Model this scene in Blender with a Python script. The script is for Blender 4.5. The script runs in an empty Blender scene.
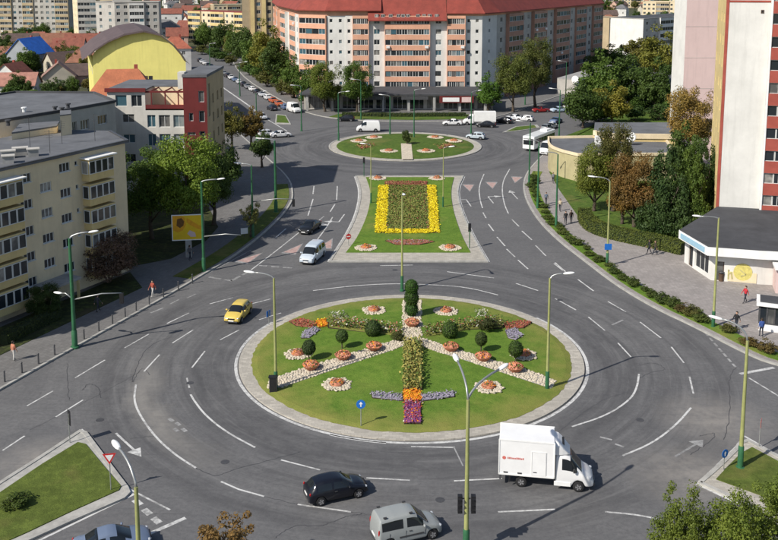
import bpy, bmesh, math, random
import numpy as np
from mathutils import Vector, Matrix
R = math.radians
random.seed(7)
SC = bpy.context.scene
COL = SC.collection

# ------------------------------------------------------------------ camera
# Surveyed camera: eye 33 m above the road, 8.2 deg down, lens shifted like an architectural lens.
F_PX, PITCH, CY, EYE = 907.51, 0.14312, 105.5, 33.0
cd = bpy.data.cameras.new('camera'); cam = bpy.data.objects.new('camera', cd); COL.objects.link(cam)
cam.location = (0, 0, EYE); cam.rotation_euler = (math.pi/2 - PITCH, 0, 0)
cd.sensor_fit = 'HORIZONTAL'; cd.sensor_width = 36.0; cd.lens = 36.0*F_PX/778
cd.shift_y = -(270-CY)/778
cd.clip_start = 1; cd.clip_end = 9000
SC.camera = cam

# ------------------------------------------------------------------ sky, sun, exposure
SUN_EL, SUN_DIR = R(41), Vector((0.8, 0.6, 0))           # the way the light travels on the ground
w = bpy.data.worlds.new('World'); SC.world = w; w.use_nodes = True
nt = w.node_tree; bg = nt.nodes['Background']
sky = nt.nodes.new('ShaderNodeTexSky'); sky.sky_type = 'NISHITA'; sky.sun_disc = False
sky.sun_elevation = SUN_EL; sky.sun_rotation = math.atan2(-SUN_DIR.x, -SUN_DIR.y)
sky.air_density = 1.0; sky.dust_density = 1.5; sky.altitude = 500
nt.links.new(sky.outputs[0], bg.inputs[0]); bg.inputs[1].default_value = 0.10
sd = bpy.data.lights.new('sun', 'SUN'); sun = bpy.data.objects.new('sun', sd); COL.objects.link(sun)
sd.energy = 4.6; sd.angle = R(0.5); sd.color = (1.0, 0.94, 0.85)
dl = Vector((SUN_DIR.x*math.cos(SUN_EL), SUN_DIR.y*math.cos(SUN_EL), -math.sin(SUN_EL)))
sun.rotation_euler = dl.to_track_quat('-Z', 'Y').to_euler(); sun.location = (-60, -40, 90)
SC.view_settings.view_transform = 'Standard'; SC.view_settings.look = 'None'
SC.view_settings.exposure = 0.25; SC.view_settings.gamma = 1.0

# ------------------------------------------------------------------ helpers
def G(px, py, z=0.0):
    """survey: the point of the level z that the photograph shows at (px, py)"""
    x, y = px-389, CY-py
    d = (x, F_PX*math.cos(PITCH)+y*math.sin(PITCH), -F_PX*math.sin(PITCH)+y*math.cos(PITCH))
    t = (z-EYE)/d[2]
    return (d[0]*t, d[1]*t)

class MB:
    """collects faces; build() links them as one mesh object"""
    def __init__(s): s.v = []; s.f = []; s.m = []
    def add(s, vs, fs, m=0):
        o = len(s.v); s.v += [tuple(q) for q in vs]
        for f in fs: s.f.append(tuple(i+o for i in f)); s.m.append(m)
        return s
    def quad(s, a, b, c, d, m=0): return s.add([a, b, c, d], [(0, 1, 2, 3)], m)
    def box(s, x0, x1, y0, y1, z0, z1, m=0):
        return s.add([(x0,y0,z0),(x1,y0,z0),(x1,y1,z0),(x0,y1,z0),(x0,y0,z1),(x1,y0,z1),(x1,y1,z1),(x0,y1,z1)],
                     [(3,2,1,0),(4,5,6,7),(0,1,5,4),(1,2,6,5),(2,3,7,6),(3,0,4,7)], m)
    def bar(s, a, b, w, h, m=0, up=(0,0,1)):
        a = Vector(a); b = Vector(b); d = (b-a).normalized(); u = Vector(up)
        if abs(d.dot(u)) > .98: u = Vector((1,0,0))
        r = d.cross(u).normalized(); u = r.cross(d)
        vs = [p+r*(sx*w/2)+u*(sz*h/2) for p in (a, b) for sx, sz in ((-1,-1),(1,-1),(1,1),(-1,1))]
        return s.add(vs, [(0,1,2,3),(7,6,5,4),(0,4,5,1),(1,5,6,2),(2,6,7,3),(3,7,4,0)], m)
    def prism(s, poly, z0, z1, mt=0, ms=None):
        ms = mt if ms is None else ms
        n = len(poly)
        ar = sum(poly[i][0]*poly[(i+1) % n][1]-poly[(i+1) % n][0]*poly[i][1] for i in range(n))
        if ar < 0: poly = poly[::-1]
        s.add([(p[0], p[1], z1) for p in poly], [tuple(range(n))], mt)
        vs = [(p[0], p[1], z0) for p in poly]+[(p[0], p[1], z1) for p in poly]
        return s.add(vs, [(i, (i+1) % n, n+(i+1) % n, n+i) for i in range(n)], ms)
    def tube(s, pts, rad, n=8, m=0, cap=True):
        pts = [Vector(p) for p in pts]; rings = []
        for i, p in enumerate(pts):
            d = (pts[min(i+1, len(pts)-1)]-pts[max(i-1, 0)]).normalized()
            u = Vector((0,0,1)) if abs(d.z) < .9 else Vector((1,0,0))
            a = d.cross(u).normalized(); b = a.cross(d)
            r = rad[i] if hasattr(rad, '__len__') else rad
            rings.append([p+(a*math.cos(t)+b*math.sin(t))*r for t in [2*math.pi*k/n for k in range(n)]])
        vs = [q for r in rings for q in r]; fs = []
        for i in range(len(rings)-1):
            for k in range(n):
                k2 = (k+1) % n; fs.append((i*n+k2, i*n+k, (i+1)*n+k, (i+1)*n+k2))
        if cap: fs += [tuple(range(n)), tuple(reversed(range((len(rings)-1)*n, len(rings)*n)))]
        return s.add(vs, fs, m)
    def lathe(s, prof, n=16, m=0, c=(0,0,0), sx=1, sy=1):
        vs = [(c[0]+r*math.cos(2*math.pi*k/n)*sx, c[1]+r*math.sin(2*math.pi*k/n)*sy, c[2]+z) for r, z in prof for k in range(n)]
        fs = [(i*n+k, i*n+(k+1) % n, (i+1)*n+(k+1) % n, (i+1)*n+k) for i in range(len(prof)-1) for k in range(n)]
        fs += [tuple(reversed(range(n))), tuple(range((len(prof)-1)*n, len(prof)*n))]
        return s.add(vs, fs, m)
    def blob(s, c, r, m=0, n=10, k=6, jit=0):
        rx, ry, rz = r if hasattr(r, '__len__') else (r, r, r)
        vs = [(c[0], c[1], c[2]-rz)]; fs = []
        for i in range(1, k):
            t = math.pi*i/k
            for j in range(n):
                q = 1+random.uniform(-jit, jit)
                a = 2*math.pi*j/n
                vs.append((c[0]+rx*q*math.sin(t)*math.cos(a), c[1]+ry*q*math.sin(t)*math.sin(a), c[2]-rz*q*math.cos(t)))
        vs.append((c[0], c[1], c[2]+rz)); L = len(vs)-1
        for j in range(n):
            j2 = (j+1) % n
            fs.append((0, 1+j2, 1+j)); fs.append((L, L-n+j, L-n+j2))
            for i in range(k-2): fs.append((1+i*n+j, 1+i*n+j2, 1+(i+1)*n+j2, 1+(i+1)*n+j))
        return s.add(vs, fs, m)
    def ribbon(s, pts, w, z0, z1, m=0, off=0.0):
        """a strip following pts; off shifts it sideways (left positive)"""
        P = [Vector((p[0], p[1], 0)) for p in pts]; L = []; Rr = []
        for i, p in enumerate(P):
            d0 = (P[i]-P[i-1]).normalized() if i else (P[1]-P[0]).normalized()
            d1 = (P[i+1]-P[i]).normalized() if i < len(P)-1 else d0
            d = (d0+d1).normalized(); n = Vector((-d.y, d.x, 0)); k = 1/max(.5, n.dot(Vector((-d0.y, d0.x, 0))))
            L.append(p+n*(off+w/2)*k); Rr.append(p+n*(off-w/2)*k)
        N = len(P)
        vs = [(q.x, q.y, z1) for q in L]+[(q.x, q.y, z1) for q in Rr]
        s.add(vs, [(N+i, N+i+1, i+1, i) for i in range(N-1)], m)
        if z1-z0 > .001:
            for Q, fl in ((L, 1), (Rr, 0)):
                vv = [(q.x, q.y, z0) for q in Q]+[(q.x, q.y, z1) for q in Q]
                s.add(vv, [((i, N+i, N+i+1, i+1) if fl else (i, i+1, N+i+1, N+i)) for i in range(N-1)], m)
            for i in (0, N-1): s.quad((L[i].x,L[i].y,z0),(Rr[i].x,Rr[i].y,z0),(Rr[i].x,Rr[i].y,z1),(L[i].x,L[i].y,z1), m)
        return s
    def mesh(s, name, mats, smooth=False, recalc=False):
        me = bpy.data.meshes.new(name); me.from_pydata(s.v, [], s.f)
        for q in (mats if isinstance(mats, (list, tuple)) else [mats]): me.materials.append(q)
        me.polygons.foreach_set('material_index', s.m)
        if recalc:
            b = bmesh.new(); b.from_mesh(me); bmesh.ops.remove_doubles(b, verts=b.verts, dist=1e-4)
            bmesh.ops.recalc_face_normals(b, faces=b.faces); b.to_mesh(me); b.free()
        if smooth:
            me.polygons.foreach_set('use_smooth', [True]*len(me.polygons))
            if smooth is not True: me.set_sharp_from_angle(angle=R(smooth))
        me.update()
        return me
    def build(s, name, mats, parent=None, smooth=False, loc=None, recalc=False):
        return put(name, s.mesh(name, mats, smooth, recalc), parent, loc)

def put(name, me, parent=None, loc=None, rz=0, color=None):
    o = bpy.data.objects.new(name, me); COL.objects.link(o)
    if parent is not None: o.parent = parent
    if loc is not None: o.location = loc
    if rz: o.rotation_euler = (0, 0, rz)
    if color is not None: o.color = (*color, 1)
    return o
def tag(o, label=None, cat=None, group=None, kind=None):
    if label: o['label'] = label
    if cat: o['category'] = cat
    if group: o['group'] = group
    if kind: o['kind'] = kind
    return o
def thing(name, label, cat, loc=(0,0,0), rz=0, group=None):
    o = bpy.data.objects.new(name, None); COL.objects.link(o); o.empty_display_size = .3
    o.location = loc; o.rotation_euler = (0, 0, rz)
    return tag(o, label, cat, group)
def struct(name, mb, mats, label=None, smooth=False):
    o = mb.build(name, mats, smooth=smooth); o['kind'] = 'structure'
    if label: o['label'] = label
    return o
def copy_tree(o, parent=None):
    c = o.copy(); COL.objects.link(c)
    if parent is not None: c.parent = parent
    for ch in o.children: copy_tree(ch, c)
    return c

# ------------------------------------------------------------------ materials
def nodes(name):
    m = bpy.data.materials.new(name); m.use_nodes = True
    t = m.node_tree; b = t.nodes['Principled BSDF']
    return m, t, b
def N(t, typ, **kw):
    n = t.nodes.new(typ)
    for k, v in kw.items():
        if k.startswith('i_'): n.inputs[k[2:].replace('_', ' ')].default_value = v
        else: setattr(n, k, v)
    return n
def noise(t, scale, detail=4, rough=.6, vec=None):
    n = N(t, 'ShaderNodeTexNoise'); n.inputs['Scale'].default_value = scale; n.inputs['Detail'].default_value = detail
    n.inputs['Roughness'].default_value = rough
    if vec is not None: t.links.new(vec, n.inputs['Vector'])
    return n
def mapr(t, src, a, b, c, d):
    n = N(t, 'ShaderNodeMapRange'); t.links.new(src, n.inputs[0])
    for i, q in enumerate((a, b, c, d)): n.inputs[1+i].default_value = q
    return n.outputs[0]
def mix(t, fac, a, b, mode='MIX'):
    n = N(t, 'ShaderNodeMix', data_type='RGBA', blend_type=mode)
    for i, q in ((0, fac), (6, a), (7, b)):
        if isinstance(q, (int, float)): n.inputs[i].default_value = q
        elif isinstance(q, (tuple, list)): n.inputs[i].default_value = (*q[:3], 1)
        else: t.links.new(q, n.inputs[i])
    return n.outputs[2]
def math_(t, op, a, b=None):
    n = N(t, 'ShaderNodeMath', operation=op)
    for i, q in ((0, a), (1, b)):
        if q is None: continue
        if isinstance(q, (int, float)): n.inputs[i].default_value = q
        else: t.links.new(q, n.inputs[i])
    return n.outputs[0]
def geo_pos(t): return N(t, 'ShaderNodeNewGeometry').outputs['Position']
def bump(t, b, h, strength=.3, dist=.02):
    n = N(t, 'ShaderNodeBump'); n.inputs['Strength'].default_value = strength; n.inputs['Distance'].default_value = dist
    t.links.new(h, n.inputs['Height']); t.links.new(n.outputs[0], b.inputs['Normal'])

def plain(name, col, rough=.7, var=.18, scale=1.2, metal=0., spec=.3, streak=False, tint=None, bmp=0.):
    """one painted or cast surface with blotches, optional rain streaks; the colour is the thing's own"""
    m, t, b = nodes(name)
    pos = geo_pos(t)
    n1 = noise(t, scale, 6, .65, pos); n2 = noise(t, scale*9, 3, .6, pos)
    dark = tuple(c*(1-var*1.6) for c in col); lite = tuple(min(1, c*(1+var*.6)) for c in col)
    c = mix(t, mapr(t, n1.outputs[0], .3, .72, 0, 1), dark, lite)
    c = mix(t, mapr(t, n2.outputs[0], .35, .75, 0, var*.9), c, tuple(q*.6 for q in col))
    if streak:
        sep = N(t, 'ShaderNodeMapping'); sep.inputs['Scale'].default_value = (1.6, 1.6, .12); t.links.new(pos, sep.inputs[0])
        n3 = noise(t, 1.0, 5, .7, sep.outputs[0])
        c = mix(t, mapr(t, n3.outputs[0], .5, .8, 0, .45), c, tuple(q*.62 for q in (tint or col)))
    t.links.new(c, b.inputs['Base Color']); b.inputs['Roughness'].default_value = rough
    b.inputs['Metallic'].default_value = metal; b.inputs['Specular IOR Level'].default_value = spec
    if bmp: bump(t, b, n2.outputs[0], bmp)
    return m
def objcol(name, rough=.4, metal=0., coat=0., var=.1, scale=2.):
    """takes the object's own colour (car paint, leaves, far houses)"""
    m, t, b = nodes(name); oi = N(t, 'ShaderNodeObjectInfo'); n = noise(t, scale, 4, .6, geo_pos(t))
    c = mix(t, mapr(t, n.outputs[0], .3, .7, 0, 1), mix(t, 1.0, oi.outputs['Color'], (1-var*2,)*3, 'MULTIPLY'), oi.outputs['Color'])
    t.links.new(c, b.inputs['Base Color']); b.inputs['Roughness'].default_value = rough
    b.inputs['Metallic'].default_value = metal; b.inputs['Coat Weight'].default_value = coat; b.inputs['Coat Roughness'].default_value = .05
    return m
def glass_mat(name, col=(.02,.025,.03), rnd=.35, rough=.08):
    """window pane seen by day: dark room behind, here and there a pale curtain"""
    m, t, b = nodes(name); oi = N(t, 'ShaderNodeObjectInfo')
    n = noise(t, .9, 2, .5, geo_pos(t))
    cur = mapr(t, oi.outputs['Random'], 1-rnd, 1, 0, .75)
    c = mix(t, math_(t, 'MULTIPLY', cur, mapr(t, n.outputs[0], .35, .6, .3, 1)), col, (.42,.40,.36))
    t.links.new(c, b.inputs['Base Color']); b.inputs['Roughness'].default_value = rough; b.inputs['Specular IOR Level'].default_value = .6
    return m
def leaf_mat(name, rough=.55, trans=.3):
    m, t, b = nodes(name); oi = N(t, 'ShaderNodeObjectInfo'); pos = geo_pos(t)
    n = noise(t, .55, 3, .6, pos); n2 = noise(t, 6., 2, .5, pos)
    c = mix(t, mapr(t, n.outputs[0], .32, .68, 0, 1), mix(t, 1., oi.outputs['Color'], (.62,.70,.6), 'MULTIPLY'), mix(t, 1., oi.outputs['Color'], (1.35,1.2,.9), 'MULTIPLY'))
    c = mix(t, mapr(t, n2.outputs[0], .4, .7, 0, .5), c, mix(t, 1., oi.outputs['Color'], (1.5,1.35,.8), 'MULTIPLY'))
    t.links.new(c, b.inputs['Base Color']); b.inputs['Roughness'].default_value = rough; b.inputs['Specular IOR Level'].default_value = .2
    tr = N(t, 'ShaderNodeBsdfTranslucent'); t.links.new(c, tr.inputs[0])
    mx = N(t, 'ShaderNodeMixShader'); mx.inputs[0].default_value = trans
    out = t.nodes['Material Output']
    t.links.new(b.outputs[0], mx.inputs[1]); t.links.new(tr.outputs[0], mx.inputs[2]); t.links.new(mx.outputs[0], out.inputs[0])
    return m

C1 = (1.92, 75.64); R1 = 15.05       # centre and radius of the big island
C2 = (3.14, 173.9); R2 = 14.95       # the far one

def asphalt():
    m, t, b = nodes('asphalt'); pos = geo_pos(t)
    big = noise(t, .07, 5, .6, pos); mid = noise(t, .6, 5, .65, pos); fine = noise(t, 22., 2, .6, pos)
    c = mix(t, mapr(t, big.outputs[0], .3, .7, 0, 1), (.086,.086,.091), (.138,.137,.139))
    pat = N(t, 'ShaderNodeTexVoronoi'); pat.inputs['Scale'].default_value = .09; t.links.new(pos, pat.inputs['Vector'])
    pv = N(t, 'ShaderNodeSeparateColor'); t.links.new(pat.outputs['Color'], pv.inputs[0])
    c = mix(t, mapr(t, pv.outputs[0], .5, 1, 0, .45), c, (.17,.168,.166))
    grit = noise(t, 3.2, 5, .75, pos); c = mix(t, mapr(t, grit.outputs[0], .38, .66, 0, .45), c, (.062,.062,.066)); c = mix(t, mapr(t, grit.outputs[0], .62, .36, 0, .34), c, (.185,.182,.178))
    c = mix(t, mapr(t, mid.outputs[0], .35, .75, 0, .5), c, (.075,.075,.079))
    # rubbered wheel bands round both islands, broken up by patches; pale dust where no wheel runs
    sw = noise(t, .16, 4, .6, pos); str_ = noise(t, 1.0, 5, .7, pos)
    for cx, cy, r0 in ((C1[0], C1[1], R1), (C2[0], C2[1], R2)):
        v = N(t, 'ShaderNodeVectorMath', operation='SUBTRACT'); t.links.new(pos, v.inputs[0]); v.inputs[1].default_value = (cx, cy, 0)
        ln = N(t, 'ShaderNodeVectorMath', operation='LENGTH'); t.links.new(v.outputs[0], ln.inputs[0])
        rr = math_(t, 'ADD', ln.outputs['Value'], math_(t, 'ADD', mapr(t, sw.outputs[0], .3, .7, -.9, .9), mapr(t, mid.outputs[0], .3, .7, -.25, .25)))
        for ra, rb, k in ((r0+1.2, r0+2.4, .85), (r0+2.9, r0+4.3, .9), (r0+6.2, r0+7.0, .5), (r0+9.8, r0+11.4, .75)):
            m_ = (ra+rb)/2; f_ = math_(t, 'MULTIPLY', mapr(t, rr, ra-.7, m_, 0, 1), mapr(t, rr, m_, rb+.7, 1, 0))
            f_ = math_(t, 'MULTIPLY', f_, mapr(t, str_.outputs[0], .25, .7, k*.35, k))
            f_ = math_(t, 'MULTIPLY', f_, mapr(t, sw.outputs[0], .3, .6, .5, 1))
            c = mix(t, f_, c, (.036,.036,.040))
        sp = N(t, 'ShaderNodeSeparateXYZ'); t.links.new(v.outputs[0], sp.inputs[0]); an = math_(t, 'ARCTAN2', sp.outputs[0], sp.outputs[1])
        pc_ = N(t, 'ShaderNodeCombineXYZ'); t.links.new(math_(t, 'MULTIPLY', ln.outputs['Value'], 1.5), pc_.inputs[0]); t.links.new(math_(t, 'MULTIPLY', an, 1.6), pc_.inputs[1])
        ps = noise(t, 1.0, 6, .72, pc_.outputs[0]); near_ = mapr(t, ln.outputs['Value'], r0+10, r0+15, 1, 0)
        c = mix(t, math_(t, 'MULTIPLY', mapr(t, ps.outputs[0], .5, .68, 0, .7), near_), c, (.048,.048,.052))
        c = mix(t, math_(t, 'MULTIPLY', mapr(t, ps.outputs[0], .46, .3, 0, .5), near_), c, (.185,.183,.18))
        if cy < 100:
            dd = N(t, 'ShaderNodeVectorMath', operation='DISTANCE'); t.links.new(pos, dd.inputs[0]); dd.inputs[1].default_value = (-17.5, 66, 0)
            f_ = math_(t, 'MULTIPLY', math_(t, 'MULTIPLY', mapr(t, rr, r0+6.0, r0+7.6, 0, 1), mapr(t, rr, r0+8.0, r0+9.4, 1, 0)), mapr(t, dd.outputs['Value'], 4, 12, .75, 0))
            c = mix(t, math_(t, 'MULTIPLY', f_, mapr(t, str_.outputs[0], .3, .65, .5, 1)), c, (.255,.24,.215))
    for x, y, r in ((20.2, 56.2, 5.0), (24.5, 64, 5), (-24, 58, 4)):
        v = N(t, 'ShaderNodeVectorMath', operation='DISTANCE'); t.links.new(pos, v.inputs[0]); v.inputs[1].default_value = (x, y, 0)
        f_ = math_(t, 'MULTIPLY', mapr(t, v.outputs['Value'], r*.15, r, 1, 0), mapr(t, str_.outputs[0], .25, .6, .15, .8))
        c = mix(t, f_, c, (.27,.25,.225))
    lt = N(t, 'ShaderNodeMapping'); lt.inputs['Rotation'].default_value = (0, 0, R(35)); lt.inputs['Scale'].default_value = (.16, 2.2, 1); t.links.new(pos, lt.inputs[0])
    sk = noise(t, 1., 4, .7, lt.outputs[0]); c = mix(t, mapr(t, sk.outputs[0], .55, .75, 0, .45), c, (.05,.05,.054))
    c = mix(t, mapr(t, fine.outputs[0], .3, .7, 0, .35), c, (.165,.163,.16))
    t.links.new(c, b.inputs['Base Color']); b.inputs['Roughness'].default_value = .82; b.inputs['Specular IOR Level'].default_value = .25
    bump(t, b, fine.outputs[0], .35, .01)
    return m
def lawn(name, g1=(.100,.185,.024), g2=(.155,.255,.034), dry=(.235,.21,.06), centre=None, rad=0, dryness=.35):
    m, t, b = nodes(name); pos = geo_pos(t)
    n1 = noise(t, .45, 5, .6, pos); n2 = noise(t, 9., 4, .7, pos); n3 = noise(t, .18, 3, .6, pos)
    c = mix(t, mapr(t, n1.outputs[0], .3, .7, 0, 1), g1, g2)
    n4 = noise(t, 1.7, 5, .7, pos); c = mix(t, mapr(t, n4.outputs[0], .42, .7, 0, .6), c, tuple(q*.62 for q in g1)); c = mix(t, mapr(t, n4.outputs[0], .5, .3, 0, .5), c, (.17,.215,.04))
    c = mix(t, mapr(t, n2.outputs[0], .3, .75, 0, .6), c, tuple(q*.5 for q in g1))
    d = mapr(t, n3.outputs[0], .52, .75, 0, dryness)
    if centre:
        v = N(t, 'ShaderNodeVectorMath', operation='DISTANCE'); t.links.new(pos, v.inputs[0]); v.inputs[1].default_value = (*centre, .16)
        e = math_(t, 'ADD', v.outputs['Value'], mapr(t, n1.outputs[0], .3, .7, -2.2, 1.6))
        d = math_(t, 'MAXIMUM', d, mapr(t, e, rad-5.2, rad-.6, 0, .75))
    c = mix(t, d, c, dry)
    t.links.new(c, b.inputs['Base Color']); b.inputs['Roughness'].default_value = .9; b.inputs['Specular IOR Level'].default_value = .15
    bump(t, b, n2.outputs[0], .8, .06)
    return m
def paving(name, col, sx, sy, rot=0., joint=.55, var=.12):
    """small slabs or setts, far too small in the picture to count"""
    m, t, b = nodes(name); pos = geo_pos(t)
    mp = N(t, 'ShaderNodeMapping'); mp.inputs['Rotation'].default_value = (0, 0, rot); t.links.new(pos, mp.inputs[0])
    br = N(t, 'ShaderNodeTexBrick'); t.links.new(mp.outputs[0], br.inputs['Vector'])
    br.inputs['Color1'].default_value = (*[q*(1+var) for q in col], 1); br.inputs['Color2'].default_value = (*[q*(1-var) for q in col], 1)
    br.inputs['Mortar'].default_value = (*[q*joint for q in col], 1); br.inputs['Scale'].default_value = 1
    br.inputs['Brick Width'].default_value = sx; br.inputs['Row Height'].default_value = sy; br.inputs['Mortar Size'].default_value = .012
    n1 = noise(t, .35, 6, .65, pos); n2 = noise(t, 5, 4, .6, pos)
    c = mix(t, mapr(t, n1.outputs[0], .35, .7, 0, .45), br.outputs['Color'], tuple(q*.55 for q in col))
    c = mix(t, mapr(t, n2.outputs[0], .4, .8, 0, .3), c, tuple(q*.6 for q in col))
    t.links.new(c, b.inputs['Base Color']); b.inputs['Roughness'].default_value = .85
    bump(t, b, br.outputs['Fac'], -.4, .01)
    return m
def tiles(name, col, sx=.3):
    """ribbed roof covering, each rib centimetres wide"""
    m, t, b = nodes(name); tc = N(t, 'ShaderNodeTexCoord'); pos = geo_pos(t)
    n1 = noise(t, .5, 5, .6, pos); n2 = noise(t, 3.5, 4, .7, pos)
    c = mix(t, mapr(t, n1.outputs[0], .3, .7, 0, 1), tuple(q*.75 for q in col), tuple(min(1, q*1.15) for q in col))
    c = mix(t, mapr(t, n2.outputs[0], .4, .75, 0, .5), c, tuple(q*.5 for q in col))
    t.links.new(c, b.inputs['Base Color']); b.inputs['Roughness'].default_value = .8
    w_ = N(t, 'ShaderNodeTexWave'); w_.inputs['Scale'].default_value = 1/sx/2; t.links.new(pos, w_.inputs['Vector'])
    bump(t, b, w_.outputs['Fac'], .3, .03)
    return m

M = {}
M['asphalt'] = asphalt()
def worn(name, col, keep):
    m, t, b = nodes(name); pos = geo_pos(t); n1 = noise(t, 2.2, 6, .75, pos); n2 = noise(t, .25, 3, .6, pos)
    f_ = math_(t, 'ADD', n1.outputs[0], math_(t, 'MULTIPLY', n2.outputs[0], .5))
    c = mix(t, mapr(t, f_, keep, keep+.22, 0, .85), col, (.15,.148,.146))
    t.links.new(c, b.inputs['Base Color']); b.inputs['Roughness'].default_value = .75
    return m
M['paint'] = worn('road_paint', (.54,.54,.525), .70)
M['paint_old'] = worn('worn_road_paint', (.34,.34,.335), .62)
M['paint_pink'] = plain('faded_red_road_paint', (.46,.32,.29), .8, .25, 2.)
M['tar'] = plain('tar_seal', (.066,.066,.07), .55, .2, 2.)
M['kerb'] = plain('kerb_stone', (.40,.39,.36), .85, .2, 1.5)
M['ring'] = paving('ring_setts', (.42,.39,.335), .5, .25, joint=.7, var=.18)
M['pave_l'] = paving('grey_slabs', (.165,.16,.155), .4, .4, .5)
M['pave_r'] = paving('pale_slabs', (.30,.275,.26), .4, .4, -.4)
M['concrete'] = plain('concrete', (.36,.355,.34), .85, .2, .8, bmp=.2)
M['lawn'] = lawn('lawn', centre=C1, rad=R1)
M['lawn3'] = lawn('wedge_lawn', dryness=.6)
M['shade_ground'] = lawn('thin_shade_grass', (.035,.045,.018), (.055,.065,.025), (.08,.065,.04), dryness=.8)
M['lawn2'] = lawn('far_lawn', (.07,.12,.022), (.10,.165,.028), (.2,.16,.06), dryness=.5)
M['lawn_dry'] = lawn('dry_lawn', (.085,.115,.022), (.125,.165,.034), (.19,.155,.055), dryness=.75)
M['earth'] = lawn('mixed_ground', (.05,.062,.025), (.09,.085,.06), (.17,.155,.13), dryness=.8)
M['soil'] = plain('soil', (.055,.038,.026), .95, .3, 3.)
M['stone'] = plain('white_stone', (.57,.50,.39), .8, .22, 2.5)
M['terra'] = plain('terracotta', (.50,.20,.115), .8, .22, 4., bmp=.3)
M['offwhite'] = plain('greyish_white_render', (.58,.56,.51), .9, .1, .3, streak=True)
M['pole_y'] = plain('yellow_green_pole_paint', (.32,.335,.13), .45, .15, 1.5, streak=True)
M['pole_g'] = plain('green_pole_paint', (.036,.135,.062), .45, .22, 1.5, streak=True)
M['pole_w'] = plain('galvanised_steel', (.42,.43,.42), .4, .15, 2., metal=.6)
M['lamp'] = plain('lamp_housing', (.80,.80,.78), .4, .06, 3.)
M['black'] = plain('black_plastic', (.018,.018,.02), .5, .2, 4.)
M['white'] = plain('white_paint', (.78,.78,.76), .5, .07, 1.5)
M['steel'] = plain('dark_steel', (.10,.10,.105), .5, .2, 3., metal=.4)
M['blue_sign'] = plain('blue_sign_face', (.02,.14,.48), .4, .06, 3.)
M['red_sign'] = plain('red_sign_face', (.52,.03,.03), .4, .06, 3.)
M['yellow'] = plain('yellow_print', (.80,.52,.02), .5, .08, 2.)
M['brown'] = plain('brown_print', (.19,.085,.02), .5, .2, 4.)
M['bark'] = plain('bark', (.10,.078,.058), .95, .3, 4., bmp=.6)
M['leaf'] = leaf_mat('leaves')
M['car'] = objcol('car_paint', .38, .0, .45, .03, .8); M['car'].node_tree.nodes['Principled BSDF'].inputs['Specular IOR Level'].default_value = .3
M['truckwhite'] = plain('white_truck_panel', (.76,.76,.755), .45, .05, .9)
M['cglass'] = glass_mat('car_glass', (.012,.015,.018), 0., .05)
M['tyre'] = plain('tyre_rubber', (.02,.02,.021), .85, .15, 6.)
M['rim'] = plain('alloy_rim', (.5,.5,.51), .35, .1, 6., metal=.7)
M['tail'] = plain('red_lens', (.35,.012,.012), .2, .1, 5.)
M['head'] = plain('clear_lens', (.42,.44,.47), .12, .05, 5., spec=.8)
M['bumper'] = plain('grey_plastic', (.06,.06,.063), .6, .15, 4.)
M['glass'] = glass_mat('window_glass')
M['glassb'] = glass_mat('blue_window_glass', (.05,.11,.14), .5)
M['frame'] = plain('white_window_frame', (.66,.66,.63), .5, .1, 2.)
M['framed'] = plain('brown_window_frame', (.12,.075,.05), .6, .2, 2.)
M['cream'] = plain('cream_render', (.74,.62,.42), .9, .10, .35, streak=True)
M['cream2'] = plain('yellow_cream_render', (.68,.53,.25), .9, .12, .4, streak=True)
M['whitew'] = plain('white_render', (.68,.67,.63), .9, .09, .3, streak=True)
M['greyw'] = plain('grey_render', (.46,.44,.40), .9, .14, .35, streak=True)
M['tan'] = plain('tan_render', (.44,.35,.22), .9, .14, .3, streak=True)
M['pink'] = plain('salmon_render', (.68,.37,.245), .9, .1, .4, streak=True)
M['palepink'] = plain('pale_pink_render', (.66,.50,.47), .9, .06, .25, streak=True)
M['redw'] = plain('dark_red_render', (.145,.024,.023), .8, .14, .5, streak=True)
M['brick'] = plain('red_spandrel', (.36,.085,.062), .85, .14, .8)
M['shadepink'] = plain('shaded_salmon_render', (.44,.25,.18), .9, .14, .4, streak=True)  # salmon render with the right wing's shade put into the colour
M['kerbw'] = plain('whitened_kerb', (.60,.59,.56), .8, .16, 1.5)
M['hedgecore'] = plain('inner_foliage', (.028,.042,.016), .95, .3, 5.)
M['yelw'] = plain('bright_yellow_render', (.66,.60,.19), .9, .07, .3, streak=True)
M['roofg'] = plain('grey_bitumen_roof', (.135,.14,.15), .9, .2, .4, bmp=.2)
M['roofd'] = plain('dark_bitumen_roof', (.070,.072,.078), .9, .22, .35, bmp=.2)
M['roofr'] = tiles('red_roof_sheet', (.25,.045,.03))
M['roofo'] = tiles('orange_roof_tiles', (.44,.145,.065))
M['roofb'] = tiles('brown_roof_sheet', (.10,.070,.070))
M['roofblue'] = tiles('blue_roof_sheet', (.03,.17,.62))
M['house'] = objcol('house_render', .9, 0, 0, .12, .3)
M['roofx'] = objcol('house_roof', .85, 0, 0, .2, .8)
M['skin'] = plain('skin', (.50,.30,.21), .6, .08, 6.)
M['hair'] = plain('hair', (.04,.028,.02), .7, .2, 9.)
M['cloth'] = objcol('cloth', .9, 0, 0, .15, 7.)
M['denim'] = plain('dark_trousers', (.03,.035,.05), .9, .2, 8.)
M['palecloth'] = plain('pale_trousers', (.55,.53,.5), .9, .15, 8.)
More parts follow.
